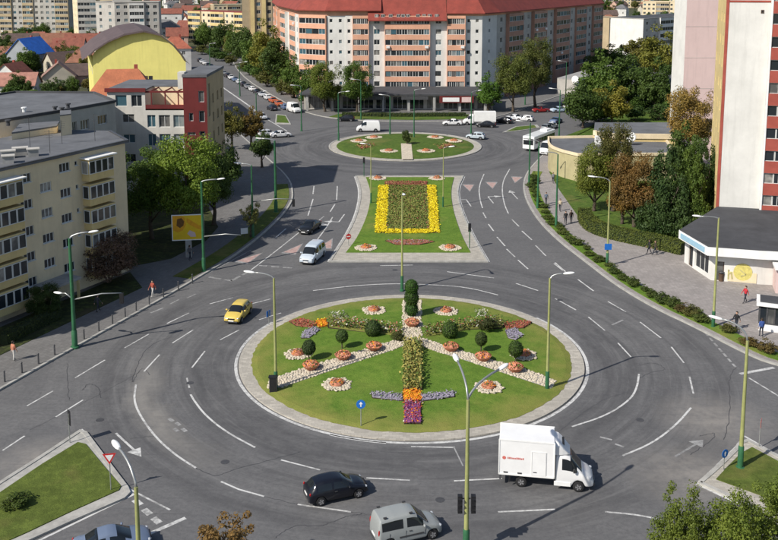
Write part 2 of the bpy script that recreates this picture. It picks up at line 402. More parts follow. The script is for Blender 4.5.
# ------------------------------------------------------------------ ground, road, islands
def circ(c, r, n=96, a0=0): return [(c[0]+r*math.cos(a0+2*math.pi*i/n), c[1]+r*math.sin(a0+2*math.pi*i/n)) for i in range(n)]
def smooth(pts, it=2):
    for _ in range(it):
        q = [pts[0]]
        for a, b in zip(pts[:-1], pts[1:]): q += [(a[0]*.75+b[0]*.25, a[1]*.75+b[1]*.25), (a[0]*.25+b[0]*.75, a[1]*.25+b[1]*.75)]
        pts = q+[pts[-1]]
    return pts
mb = MB()
mb.quad((-1500,-200,-.1),(1500,-200,-.1),(1500,2600,-.1),(-1500,2600,-.1)); struct('ground', mb, M['earth'], 'mixed earth and grass the town stands on')
mb = MB()     # wooded rise that closes the view behind the far roofs
n = 60; prev = None
for i in range(n+1):
    x = -1500+3000*i/n; hz = 46+16*math.sin(i*.37)+9*math.sin(i*1.1+1); row = [(x,1150,-.2),(x,1350,hz*.45),(x,1700,hz),(x,2100,hz*1.6)]
    if prev:
        for k in range(3): mb.quad(prev[k], row[k], row[k+1], prev[k+1])
    prev = row
M['wood'] = lawn('far_wood', (.020,.034,.012), (.035,.05,.017), (.07,.065,.03), dryness=.35)
struct('hill', mb, M['wood'], 'dark wooded rise behind the farthest roofs', smooth=True)

road = struct('road', MB().prism([(-48,8),(110,8),(110,66),(60,120),(60,185),(120,300),(150,420),(-92,420),(-95,360),(-60,250),(-60,60),(-70,35)], -.09, 0), M['asphalt'], 'grey asphalt of the two roundabouts and their arms')

# kerb lines
KL = smooth([(-50,26),(-42,40),(-31.23,68.86),(-28.77,75.42),(-24.05,87.52),(-20.85,96.38),(-17.68,105.49),(-15.03,119.37),(-14.3,128),(-14.5,134),(-16.2,145),(-21.5,160),(-31,186),(-43.5,222),(-63,281),(-92,361)], 2)
KR = smooth([(90,60),(48,67),(38,70.5),(32.9,73.4),(31.3,76),(28.96,82),(26.6,86.7),(24.4,93.5),(22.7,102.4),(21.07,110.9),(20.15,120.9),(20.4,134),(22.2,146),(26,158),(31,171),(43,192),(62,226),(100,300)], 2)
KB = smooth([(-70,396),(-50,300),(-28,236),(-19,214),(-9.9,205),(5,203),(20.5,204.5),(27,212),(36,228),(70,290),(105,360)], 2)
def block(name, line, rest, mat, label):
    o = struct(name, MB().prism(line+rest, -.1, .12), mat, label)
    MB().ribbon(line, .26, -.05, .15, off=0).build('kerb', M['kerb'], o)
    return o
block('pavement_left', KL, [(-200,361),(-200,26)], M['pave_l'], 'grey slabbed pavement in front of the cream flats')
block('pavement_right', KR, [(240,300),(240,60)], M['pave_r'], 'pale slabbed pavement in front of the shops and tower')
block('pavement_back', KB, [(105,440),(-70,440)], M['pave_l'], 'pavement round the long salmon apartment block')

def ribpoly(line, a, b):
    """polygon between two sideways offsets of a line (left positive)"""
    m_ = MB().ribbon(line, b-a, 0, 0, off=(a+b)/2); k = len(line)
    return [v[:2] for v in m_.v[:k]]+[v[:2] for v in m_.v[k:2*k]][::-1]
def sub(line, y0, y1): return [p for p in line if y0 <= p[1] <= y1]
# verges
struct('verge_left', MB().prism(ribpoly(sub(KL, 94, 142), .5, 2.7), .1, .17), M['lawn_dry'], 'grass strip between the left pavement and the road')
struct('verge_right', MB().prism(ribpoly(sub(KR, 71, 152), -2.3, -.75), .1, .17), M['lawn3'], 'grass strip along the right pavement edge')
struct('lawn_right', MB().prism([(27,150),(26.3,137),(26,122),(29,112),(33.5,108.5),(58,112),(58,150)], .1, .16), M['lawn2'], 'lawn under the trees beside the white tower')
struct('lawn_back', MB().prism([(-14,209.5),(-8,206.5),(6,205),(19,206.3),(21,213),(-12,214)], .1, .2), M['lawn2'], 'grass bank in front of the salmon block shops')
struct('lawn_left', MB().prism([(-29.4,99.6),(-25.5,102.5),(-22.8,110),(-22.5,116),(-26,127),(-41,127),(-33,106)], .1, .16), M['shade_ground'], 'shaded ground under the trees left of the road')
struct('gardens_left', MB().prism([(-200,180),(-64,180),(-66,240),(-92,330),(-110,361),(-200,361)], .1, .15), M['earth'], 'gardens between the low houses on the left')
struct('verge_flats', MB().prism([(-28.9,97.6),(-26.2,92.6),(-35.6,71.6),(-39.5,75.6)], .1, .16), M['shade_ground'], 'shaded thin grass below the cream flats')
for sgn, pts, lab in ((0, [(275,124),(291,124.5),(286,115.5),(276,114.5)], 'small grass islet at the mouth of the left street'), (1, [(502,133),(515,127),(537,125),(540,128),(520,131)], 'small islet at the mouth of the right street')):
    P = [G(*q) for q in pts]
    o = struct('islet', MB().prism(P, -.05, .13), M['kerb'], lab)
    cx = sum(p[0] for p in P)/len(P); cy_ = sum(p[1] for p in P)/len(P)
    MB().prism([(cx+(p[0]-cx)*.8, cy_+(p[1]-cy_)*.8) for p in P], .1, .17).build('lawn', M['lawn2'], o)

struct('lawn_street', MB().prism([(31,176),(44,196),(62,228),(90,270),(90,176)], .1, .15), M['lawn2'], 'grass under the trees beyond the flat roofed buildings')
# the big island
isl = struct('roundabout_island', MB().prism(circ(C1, R1-.15, 128), -.05, .10), M['ring'], 'round kerbed island with lawn, stone paths and flower beds')
mb = MB(); mb.ribbon([*circ(C1, R1-.3, 128), circ(C1, R1-.3, 128)[0]], .28, -.04, .106); mb.build('kerb', M['ring'], isl)
mb = MB(); rl = R1-1.22; n = 220
for k, (r0, z0, r1, z1) in enumerate(((rl, .12, rl-.5, .22), (rl-.5, .22, rl*.6, .40), (rl*.6, .40, rl*.25, .52), (rl*.25, .52, .01, .55))):
    A_ = circ(C1, r0, n); B_ = circ(C1, r1, n)
    if k == 0:
        er = random.Random(2); A_ = [(C1[0]+(x-C1[0])*q, C1[1]+(y-C1[1])*q) for (x, y), q in zip(A_, [1+er.uniform(-.005,.006) for _ in A_])]
    for i in range(n):
        j = (i+1) % n; mb.quad((*A_[i], z0), (*A_[j], z0), (*B_[j], z1), (*B_[i], z1))
mb.build('lawn', M['lawn'], isl, smooth=True)
def hz(x, y):
    """height of the island lawn"""
    r = math.hypot(x-C1[0], y-C1[1])
    pr = [(rl, .12), (rl-.5, .22), (rl*.6, .40), (rl*.25, .52), (0, .55)]
    for (ra, za), (rb, zb) in zip(pr[:-1], pr[1:]):
        if rb <= r <= ra: return za+(zb-za)*(ra-r)/(ra-rb)
    return .12
# far island
isl2 = struct('roundabout_island', MB().prism(circ(C2, R2-.1, 96), -.05, .10), M['ring'], 'far round island with lawn in front of the salmon block')
c_ = circ(C2, R2-.25, 96); MB().ribbon(c_+c_[:1], .28, -.04, .15).build('kerb', M['kerb'], isl2)
mb = MB()
for (r0, z0, r1, z1) in ((R2-1.6, .12, R2-3, .3), (R2-3, .3, 5, .7), (5, .7, .01, .8)):
    A_ = circ(C2, r0, 72); B_ = circ(C2, r1, 72)
    for i in range(72): j = (i+1) % 72; mb.quad((*A_[i], z0), (*A_[j], z0), (*B_[j], z1), (*B_[i], z1))
mb.build('lawn', M['lawn2'], isl2, smooth=True)
MB().quad((2.3,159.6,.30),(4.3,159.6,.30),(4.3,172,.85),(2.3,172,.85)).build('path', M['stone'], isl2)

# wedge island between the two roundabouts
WL = smooth([G(*q) for q in ((356,176.5),(361,190),(359,208),(351,229),(330,262))], 2); WR = smooth([G(*q) for q in ((463,176.5),(456.5,190),(460,208),(471,234),(487,262))], 2)
wed = struct('wedge_island', MB().prism(WL+WR[::-1], -.05, .10), M['ring'], 'waisted island with the big yellow flower bed')
wl = WL+WR[::-1]; MB().ribbon(wl+[wl[0]], .28, -.04, .15).build('kerb', M['kerb'], wed)
GL = smooth([G(*q) for q in ((366,178),(371,192),(369,212),(358,238),(346,253.5))], 2); GR = smooth([G(*q) for q in ((454,178),(450.5,192),(453,212),(462,238),(470.5,253.5))], 2)
MB().prism(GL+GR[::-1], .08, .17).build('lawn', M['lawn3'], wed)

# lower-left and lower-right corners
tri = [G(*q) for q in ((-60,519),(-10,491),(40,459),(80,432.5),(85,434),(105,461),(126,489),(128,494),(123,499),(70,522),(28,541),(-40,572))]
ti = struct('corner_island', MB().prism(tri, -.05, .10), M['kerb'], 'lower left grass corner with a give way sign')
MB().ribbon(tri+[tri[0]], .3, -.04, .15).build('kerb', M['kerb'], ti)
cx = sum(p[0] for p in tri)/len(tri); cy_ = sum(p[1] for p in tri)/len(tri)
MB().prism([G(*q) for q in ((-60,527),(-8,500),(42,466),(78,444),(86,446),(104,468),(121,488),(119,492),(70,514),(26,535),(-40,564))], .08, .16).build('lawn', M['lawn_dry'], ti)
cor = [G(*q) for q in ((700,484),(712,474),(726,461),(737,450),(741,444),(748,442),(800,470),(900,520),(900,640),(800,540),(750,507),(720,493))]
ci = struct('corner_island', MB().prism(cor, -.05, .10), M['ring'], 'lower right grass corner with a yellow green lamp post')
MB().ribbon(cor+[cor[0]], .3, -.04, .15).build('kerb', M['kerb'], ci)
MB().prism([G(*q) for q in ((716,481),(728,468),(741,455),(752,449),(800,475),(880,525),(860,590),(800,520),(760,497))], .08, .16).build('lawn', M['lawn_dry'], ci)

# ---- road markings: each dash a part of the road
def mark(pts, wd=.16, mat='paint', nm='lane_line', curve=0):
    P = [G(*q) for q in pts]
    if curve: P = smooth(P, curve)
    return MB().ribbon(P, wd, .006, .006).build(nm, M[mat], road)
DASH = [((27,406),(53,391)),((75,378),(105,360)),((124.5,348),(149,334)),((167,323.5),(189,313)),((172.5,343),(193,330)),((144,371.5),(159.5,354.7)),
 ((192,367.6),(205,351)),((220,340),(239,330)),((209.5,304),(233,297.6)),((251,304),(270.4,299)),((259,319.7),(281,313)),((186.8,378),(189.4,388)),
 ((447,271.7),(494,278)),((380,265.7),(413,265)),((516,283.4),(538,290.6)),((555,262.6),(565.5,271.7)),((555,298.4),(576,310)),((578,279.5),(593.6,291)),((608,301.5),(626,312)),
 ((588.4,317),(605,330.6)),((640,322),(661,338)),((671.4,347),(684,363)),((689.5,376.7),(693.4,393.6)),((618,343),(631,357)),
 ((2.6,450.6),(24.6,436)),((55.8,417),(83,400)),((221,481.7),(239,489.5),(264,496.5)),((297.6,504.5),(351,512)),((281,460),(320,470)),((366.4,478),(410,480.4)),
 ((454,481),(502,478.6)),((498,512),(555,509.5)),((411,446.7),(455,447.5)),
 ((483,212.5),(486,218)),((488.4,224),(493.6,231)),((497,237),(505,246)),((506.6,249),(515,257)),((518,260),(528,269)),((512,219.5),(519,226.5)),((522,231),(532,240)),((535.6,245.4),(546,256)),((554,263.6),(563,270.5)),
 ((308,215.6),(313,199)),((336.6,200),(337.3,186)),((275.6,237.6),(286,228.6)),((313,194),(314,186)),((330,212),(335,204))]
for d in DASH: mark(d, .14 if d[0][1] > 300 else .17)
for d in (((313,290.6),(350,286),(390,283.5),(430,284.5),(466,287),(498,295)), ((136,384.5),(133.6,400),(140,415.6),(155.6,437.6),(176.4,455.8),(196,468)),
          ((190.6,394.5),(195,402),(205.6,415.6),(226,432),(255,447.5)), ((639,374),(637,388),(630,400),(606.5,415.6),(572,426.7)), ((622.6,455.8),(653,443),(676.6,424.6),(691,407.8)),
          ((605,512),(637.7,514.7),(670,522)), ((484,174),(478.6,187),(480,200),(482.5,208)), ((509.7,169),(503,180.6),(502,192),(504.5,205),(508.4,213.5)),
          ((251,270),(276,251),(299,232.5)), ((317,240),(326,228),(332.7,217))): mark(d, .16, 'paint', 'lane_line', 2)
for d in (((209,277),(221,279)),((224,279.5),(232,281)),((231.5,281),(240,276)),((242,275),(250,271.5)),((259,265.5),(267,266)),((271,266.5),(279,267)),((283,267.4),(292,268))): mark(d, .35, 'paint_old', 'give_way_dash')
for i in range(7): mark(((705+i*4.6,332.6+i*5.2),(708+i*4.6,336+i*5.2)), .2, 'paint_old', 'edge_dash')
mark(((740,374),(774,367.6)), .35, nm='stop_line'); mark(((749,378),(790,403)), .16); mark(((141,537.5),(185.5,518)), .3, nm='stop_line'); mark(((744,436),(790,462)), .18)
mark(((454,447.5),(463,466)), .1, 'paint_old')
mark(((130,489.5),(146.5,498),(170,510)), .14); mark(((3,496),(0,498)), .1)
for q in ((137.5,502.5),(147,512),(156.4,520.6)): mark(((q[0]-3.2,q[1]-2.6),(q[0]+3.2,q[1]+2.6)), .42, nm='give_way_dash')
for q in ((171,420),(178,424),(184,430),(176,430)): mark(((q[0]-2,q[1]-1.5),(q[0]+2,q[1]+1.5)), .3, 'paint_old', 'give_way_dash')
for d in (((612,325),(623,320)), ((150.5,313),(163,308)), ((170,304),(179,299.5)), ((187,298),(196,294)), ((600,437),(612,440)), ((615,444),(624,447))): mark(d, .2, 'paint_old')
mark(((152,304),(251,250)), .12, 'paint_old', 'edge_line')
# white edge lines round the islands
def edge_ring(c, r, a0, a1, wd, mat='paint'):
    P = [(c[0]+r*math.cos(R(a0+(a1-a0)*i/60)), c[1]+r*math.sin(R(a0+(a1-a0)*i/60))) for i in range(61)]
    MB().ribbon(P, wd, .006, .006).build('edge_line', M[mat], road)
edge_ring(C1, R1+.1, 150, 395, .26); edge_ring(C1, R1+.05, 35, 150, .12, 'paint_old'); edge_ring(C1, R1+.22, 246, 262, .2)
for ln, s_ in ((WL, -1), (WR, 1)): MB().ribbon(ln, .2, .006, .006, off=.26*s_).build('edge_line', M['paint'], road)
MB().ribbon([G(*q) for q in ((-10,492.5),(82,430),(84,431.5),(129,489),(133,495),(28,546))], .17, .007, .007).build('edge_line', M['paint'], road)
MB().ribbon([G(*q) for q in ((752,510.5),(697.5,484.5),(737,446.5),(739,443))], .2, .007, .007).build('edge_line', M['paint'], road)
MB().ribbon([G(218,84),G(249,105.6),G(262,116)], .45, .006, .006).build('centre_line', M['paint'], road)
MB().ribbon([G(265,118),G(287,131)], .25, .006, .006).build('edge_line', M['paint'], road)
# painted give-way triangles (faded red, white rim) and arrows
def flat(poly, mat, nm, z): MB().prism(poly, z-.004, z).build(nm, M[mat], road)
def tri_mark(px, py, ang, L=4., W_=1.7, mat='paint_pink'):
    c = G(px, py); f = Vector((math.cos(ang), math.sin(ang))); r = Vector((f.y, -f.x)); c = Vector(c)
    for k, mt, z in ((1.18, 'paint_old', .007), (.92, mat, .012)):
        P = [c+f*L*.55*k, c-f*L*.45*k+r*W_*.5*k, c-f*L*.45*k-r*W_*.5*k]; flat([tuple(p) for p in P], mt, 'give_way_triangle', z)
for px, py, a in ((251,258,62),(295,249,72),(328,244,80)): tri_mark(px, py, R(a), 3.9, 1.7)
for px, py, a in ((469,187.5,268),(492,185,266),(516,179.5,258)): tri_mark(px, py, R(a), 4.2, 1.7)
def arrow(px, py, ang, L=4.0, bend=0, mat='paint', w_=.17, hw=.55):
    f = Vector((math.cos(ang), math.sin(ang))); r = Vector((f.y, -f.x)); c = Vector(G(px, py)); a = c-f*L*.5; b = c+f*L*.3
    flat([tuple(q) for q in (a-r*w_/2, a+r*w_/2, b+r*w_/2, b-r*w_/2)], mat, 'arrow', .008)
    if bend:
        e = b+r*bend*1.0; g2 = r*(1 if bend > 0 else -1)
        flat([tuple(q) for q in (b-f*w_/2, e-f*w_/2, e+f*w_/2, b+f*w_/2)], mat, 'arrow', .009)
        flat([tuple(q) for q in (e-f*hw, e+g2*1.1, e+f*hw)], mat, 'arrow', .010)
    else: flat([tuple(q) for q in (b-r*hw, b+f*L*.32, b+r*hw)], mat, 'arrow', .009)
arrow(127, 443.5, R(-50), 3.8, hw=.5); arrow(468,202,R(95),5,-1); arrow(490,199,R(95),5,1); arrow(514,195,R(95),5)
arrow(318,221,R(255),5,-1); arrow(341,219,R(262),5,1); arrow(688,449,R(40),3.2,0,'paint_old')
# tar-sealed cracks
for d, wd in ((((275.6,537.5),(294,524.5),(320,527),(335,520.6),(346,516.7),(361,514)), .09), (((132,382),(136,367),(145,350),(156,342),(172,337)), .09), (((83,390),(88,383),(99,387),(101,398)), .1),
             (((67.4,364),(68.7,400)), .08), (((264,497),(297,504)), .07), (((351,512),(372,515),(420,512)), .07), (((192,466),(215,478),(231,470),(280,458),(300,452)), .1), (((640,365),(655,362),(668,370),(650,372),(640,378)), .1),
             (((560,430),(600,400),(628,392)), .06), (((736,367),(728,380),(731,410),(724,440)), .09), (((700,436),(716,432),(713,440),(690,455)), .09), (((150,375),(142,366),(133,382)), .07), (((590,250),(618,283),(650,322),(690,345)), .05),
             (((30,430),(90,400),(140,372)), .06), (((130,439),(150,436),(158,438)), .06), (((320,250),(370,246)), .05), (((345,274),(420,272),(480,281)), .07)):
    cr = random.Random(int(d[0][0])); L0 = smooth([G(*q) for q in d], 3); L0 = [(x+cr.uniform(-.06,.06), y+cr.uniform(-.07,.07)) for x, y in L0]
    MB().ribbon(L0, wd*.6, .004, .004).build('tar_seam', M['tar'], road)
for q, wd in (((190,383),.9), ((440,500),1.0), ((560,300),1.1), ((640,420),.9), ((225,462),.8), ((100,420),.8), ((395,270),.9)):   # manhole covers and patches
    c = G(*q); MB().prism(circ(c, .3, 20), .001, .009).build('manhole_cover', M['tar'], road)
# ------------------------------------------------------------------ foliage
def quads_mesh(name, P, Nn, size, mats, mi=None, aspect=.62):
    """leaf-sized faces at P facing Nn (numpy)"""
    k = len(P); rng = np.random.default_rng(k)
    a = np.cross(Nn, rng.normal(size=(k, 3))); a /= np.linalg.norm(a, axis=1, keepdims=True)+1e-9
    b = np.cross(Nn, a); s = (size*rng.uniform(.6, 1.3, k))[:, None]
    V = np.stack([P-a*s*.5, P-b*s*.5*aspect, P+a*s*.5, P+b*s*.5*aspect], 1).reshape(-1, 3)
    me = bpy.data.meshes.new(name); me.vertices.add(4*k); me.loops.add(4*k); me.polygons.add(k)
    me.vertices.foreach_set('co', V.ravel()); me.loops.foreach_set('vertex_index', np.arange(4*k))
    me.polygons.foreach_set('loop_start', np.arange(k)*4); me.polygons.foreach_set('loop_total', np.full(k, 4))
    for q in mats: me.materials.append(q)
    if mi is not None: me.polygons.foreach_set('material_index', mi)
    me.update(calc_edges=True)
    return me
def crown_mesh(name, seed, nclump, nleaf, leaf, shape='round', clump=.3, mats=None):
    """crown of unit radius, z from 0 to 2, made of leaf clumps with gaps between"""
    rng = np.random.default_rng(seed); C_ = []; S_ = []
    while len(C_) < nclump:
        q = rng.uniform(-1, 1, 3)
        if shape == 'cone':
            z = (q[2]+1)/2; rr = (1-z)**.85*.95+.06
            if math.hypot(q[0], q[1]) > rr or math.hypot(q[0], q[1]) < rr*.45: continue
            C_.append((q[0], q[1], z*2)); S_.append(clump*(.55+.5*(1-z))); continue
        if shape == 'column':
            if math.hypot(q[0], q[1]) > .95: continue
            C_.append((q[0], q[1], q[2]+1)); S_.append(clump*rng.uniform(.7, 1.2)); continue
        d = np.linalg.norm(q)
        if d > .88 or d < .42 or (q[2] < -.55 and rng.random() < .6): continue
        lump = 1+.16*math.sin(3*math.atan2(q[1], q[0])+seed)+.12*math.sin(5*q[2]+seed*2)
        C_.append((q[0]*lump, q[1]*lump, (q[2]*.92+1)*(1 if q[2] < 0 else lump))); S_.append(clump*rng.uniform(.6, 1.25))
    C_ = np.array(C_); S_ = np.array(S_)
    idx = np.repeat(np.arange(nclump), nleaf); d = rng.normal(size=(len(idx), 3)); d /= np.linalg.norm(d, axis=1, keepdims=True)
    rad = S_[idx]*rng.uniform(.55, 1.08, len(idx)); P = C_[idx]+d*rad[:, None]*np.array([1, 1, .8])
    Nn = d+rng.normal(size=d.shape)*.55+np.array([0, 0, .35]); Nn /= np.linalg.norm(Nn, axis=1, keepdims=True)
    return quads_mesh(name, P, Nn, np.full(len(P), leaf), mats or [M['leaf']])
CR = {}
CR['a'] = crown_mesh('crown', 1, 90, 75, .115); CR['b'] = crown_mesh('crown', 2, 80, 80, .12, clump=.28); CR['c'] = crown_mesh('crown', 5, 100, 70, .11, clump=.26)
CR['cone'] = crown_mesh('crown', 3, 110, 55, .12, 'cone', .26); CR['col'] = crown_mesh('crown', 4, 70, 60, .15, 'column', .36)
CR['thin'] = crown_mesh('crown', 6, 46, 55, .12, clump=.24)
CR['near'] = crown_mesh('crown', 8, 170, 110, .06, clump=.2)
CR['shrub'] = crown_mesh('foliage', 9, 40, 55, .19, clump=.36); CR['shrub2'] = crown_mesh('foliage', 11, 34, 45, .22, clump=.36)
CR['fine'] = crown_mesh('crown', 12, 190, 120, .062, clump=.24); CR['fcone'] = crown_mesh('crown', 13, 260, 75, .07, 'cone', .2)
def tree(label, px, py, H, rx, rz, kind, col, zc=None, group='street and garden trees', at=None, name='tree', lean=0):
    """trunk with limbs and a crown rx wide, 2*rz tall; (px,py) is where the trunk stands"""
    x, y = at if at else G(px, py); t = thing(name, label, 'tree', (x, y, .1), random.uniform(0, 6.28), group)
    zb = H-2*rz; rnd = random.Random(int(px*7+py)); mb = MB(); r = .035*H**.8+.05
    top = zb+rz*1.2
    mb.tube([(0,0,-.2),(0,0,.4),(.05*H*rnd.uniform(-.5,.5),.03*H*rnd.uniform(-.5,.5),zb*.7+.3),(0,0,zb+rz*.5),(.1,0,top)], [r*1.5,r*1.05,r*.85,r*.6,r*.2], 7)
    for k in range(6):
        a = k*1.05+rnd.uniform(-.3,.3); z0 = zb*.75+rz*rnd.uniform(0,.6); l = rx*rnd.uniform(.5,.75)
        mb.tube([(0,0,z0),(l*.5*math.cos(a),l*.5*math.sin(a),z0+rz*.3),(l*math.cos(a),l*math.sin(a),z0+rz*.65)], [r*.45,r*.3,r*.12], 5)
    mb.build('trunk', M['bark'], t, smooth=True)
    c = put('crown', CR[kind], t, (0, 0, zb), color=(min(.3,col[0]*1.62), min(.3,col[1]*1.5), col[2]*1.3)); c.scale = (rx, rx*rnd.uniform(.9, 1.1), rz)
    return t
def shrub(label, x, y, r, h, col, kind='shrub', z=.12, group=None, cat='shrub', name='shrub'):
    t = thing(name, label, cat, (x, y, z), random.uniform(0, 6.28), group)
    mb = MB()
    for k in range(4): a = k*1.6; mb.tube([(0,0,-.05),(r*.3*math.cos(a),r*.3*math.sin(a),h*.35),(r*.55*math.cos(a),r*.55*math.sin(a),h*.75)], [.03*r+.012,.02*r+.01,.008], 5)
    mb.build('stem', M['bark'], t)
    c = put('foliage', CR[kind], t, (0, 0, .0), color=tuple(q*1.3 for q in col)); c.scale = (r, r, h/2)
    return t
DG, MG, LG = (.036,.066,.022), (.052,.096,.026), (.088,.145,.030)
YG, AU, OL = (.125,.130,.034), (.105,.072,.034), (.078,.086,.030)
# -- left of the road
tree('big bright green tree behind the yellow billboard', 188, 244, 12.8, 4.5, 4.9, 'fine', LG)
tree('dark green tree between the cream flats and the billboard tree', 152, 240, 11, 3.6, 4.4, 'fine', MG)
tree('dark green tree right of the billboard tree, before the red corner', 214, 226, 10.5, 3.0, 4.2, 'fine', DG)
tree('low dark tree at the corner of the white and red building', 226, 196, 7.5, 2.6, 3.0, 'c', DG)
tree('rusty olive tree left of the street mouth, behind the red building', 232, 150, 8, 2.6, 2.9, 'c', OL)
tree('brown olive tree beside the mouth of the left street', 251, 148, 7.6, 2.6, 3.0, 'b', (.095,.075,.03))
tree('young thin tree on the left grass verge', 251, 238, 4.6, 1.25, 1.6, 'thin', (.15,.16,.07))
tree('dark low tree at the left pavement by the shadowed forecourt', 262, 168, 6, 2.2, 2.2, 'b', DG)
shrub('large purple brown bush by the corner of the cream flats', *G(109,284), 3.2, 5.2, (.115,.078,.072), 'fine')
shrub('dark green bush beside the entrance of the cream flats', *G(46,318), 1.7, 3.0, (.04,.065,.022), 'fine')
shrub('small dark bush on the lower left grass corner', *G(18,508), .85, .8, (.045,.07,.02), 'shrub2')
# -- row along the left street, far to near
row = [(206,52,13,'a',MG),(222,56,14,'b',DG),(236,62,13,'c',MG),(247,70,15,'a',DG),(258,78,14,'b',MG),(268,84,17,'c',(.10,.115,.03)),(280,90,15,'a',DG),(294,98,11,'b',MG),(306,103,9,'c',MG)]
for i, (px, py, H, k, c) in enumerate(row):
    tree('street row tree %s from the far end of the left street, %s' % (['one','two','three','four','five','six','seven','eight','nine'][i], ['mid green','very dark','mid green','very dark','mid green','yellowish and tall','very dark','mid green','low and mid green'][i]), px, py, H, H*.36, H*.40, k, c, group='trees along the left street')
for i, (px, py, H) in enumerate(((199,47,11),(214,52,12),(229,58,12),(241,63,12),(252,71,11),(262,77,12),(273,82,12),(286,92,9),(299,98,8))):
    tree('low crowned tree behind the left street row, %s from the far end' % ['first','second','third','fourth','fifth','sixth','seventh','eighth','ninth'][i], px+4, py, H*.85, H*.38, H*.40, 'abc'[i % 3], (DG, MG, OL)[i % 3], group='trees behind the left street row')
ru = random.Random(77)
for i in range(16):
    k = i/15; px, py = 196+k*112+ru.uniform(-4,4), 50+k*55+ru.uniform(-4,1)
    shrub('dark undergrowth bush below the left street tree row', *G(px, py), ru.uniform(2.2,3.2), ru.uniform(3,4.5), ru.choice((DG, MG, OL)), group='undergrowth along the left street')
tree('feathery light green tree before the left wing of the salmon block', 325, 112, 11.5, 4.2, 4.9, 'fine', (.08,.115,.03), group='trees before the salmon block')
tree('darker full green tree right of the feathery one, before the salmon block', 357, 114, 11.8, 4.0, 4.8, 'fine', MG, group='trees before the salmon block')
tree('round mid green tree right of the shop fronts of the salmon block', 488, 112, 8.2, 3.4, 3.5, 'c', (.045,.10,.022), group='trees before the salmon block')
tree('tall olive tree before the shaded wing, left of two', 513, 112, 13.5, 4.4, 5.6, 'fine', (.062,.085,.028), group='trees before the salmon block')
tree('tall dark olive tree before the shaded wing, right of two', 535, 107, 16.5, 4.2, 6.6, 'fine', (.055,.072,.026), group='trees before the salmon block')
# -- right side
for lab, px, py, H, rx, rz, k, c in (
 ('broad dark green tree beyond the flat roofed shops, leftmost', 583, 128, 10, 4.6, 4.6, 'a', DG), ('yellow green tree among the dark ones beyond the flat roofs', 612, 126, 9.5, 4.0, 4.2, 'b', YG),
 ('large dark green tree behind the flat roofed shops, left half', 598, 112, 13, 5.0, 5.6, 'c', MG), ('large dark green tree behind the flat roofed shops, middle', 628, 110, 13.5, 5.4, 5.8, 'a', DG), ('large dark green tree beside the pink tower wall', 655, 115, 13, 4.6, 5.6, 'b', DG),
 ('far yellow green tree beside the pink tower wall', 658, 82, 15, 7, 6.8, 'c', (.095,.11,.03)), ('far dark tree below the white gable block', 612, 72, 9, 6, 4, 'b', DG), ('far dark tree left of the white gable block', 596, 78, 8, 4.5, 3.6, 'c', DG), ('far olive tree right of the white gable block', 640, 70, 11, 6, 5, 'a', OL),
 ('round autumn brown tree in front of the pink tower wall', 688, 172, 13.6, 4.4, 4.8, 'fine', (.16,.125,.05)), ('light green tree on the lawn beside the yellow low wall', 594, 212, 9.0, 3.0, 3.9, 'fine', (.085,.115,.03)),
 ('dark green tree right of the light green lawn tree', 613, 212, 11.8, 2.8, 4.8, 'fine', (.055,.062,.026)), ('rusty autumn tree above the clipped hedge', 634, 228, 9.4, 3.4, 4.0, 'fine', AU),
 ('small rusty tree beside the clipped hedge', 622, 225, 6.5, 2.0, 2.6, 'c', (.11,.078,.03)), ('dark tree between the conifers and the autumn tree', 682, 196, 10.5, 3.0, 4.6, 'b', DG)):
    tree(lab, px, py, H, rx, rz, k, c)
for lab, px, py, H, rx, c in (('tall dark conifer behind the shop roof, left of three', 664, 234, 12.6, 3.6, (.030,.058,.026)), ('bright green conifer next to the shop roof, middle of three', 688, 232, 12.0, 2.9, (.05,.088,.024)), ('dark conifer against the white tower wall, right of three', 704, 226, 12.5, 2.6, (.026,.05,.02))):
    tree(lab, px, py, H, rx, H*.47, 'fcone', c, name='conifer', group='conifers beside the tower')
# -- foreground crowns reaching into the frame from below
for lab, at, H, rx, rz, c in (('near tree crown in the bottom right corner, right one', (22.3,44.6), 7.0, 2.6, 2.6, (.075,.115,.028)), ('near tree crown in the bottom right corner, left one', (18.2,43.4), 6.4, 2.1, 2.3, (.08,.12,.03)), ('near tree crown in the bottom right corner, farthest left', (15.3,43.8), 6.0, 1.7, 2.2, (.075,.11,.028)), ('near tree crown at the right frame edge above the others', (25.0,47.4), 7.4, 1.9, 2.4, (.085,.125,.03))):
    tree(lab, 700, 560, H, rx, rz, 'near', c, at=at, group='near trees below the camera')
tree('top of a brown leaved young tree at the bottom edge', 230, 600, 6.6, 1.5, 1.3, 'thin', (.12,.085,.045), at=(-8.2,41.6), group='near trees below the camera')

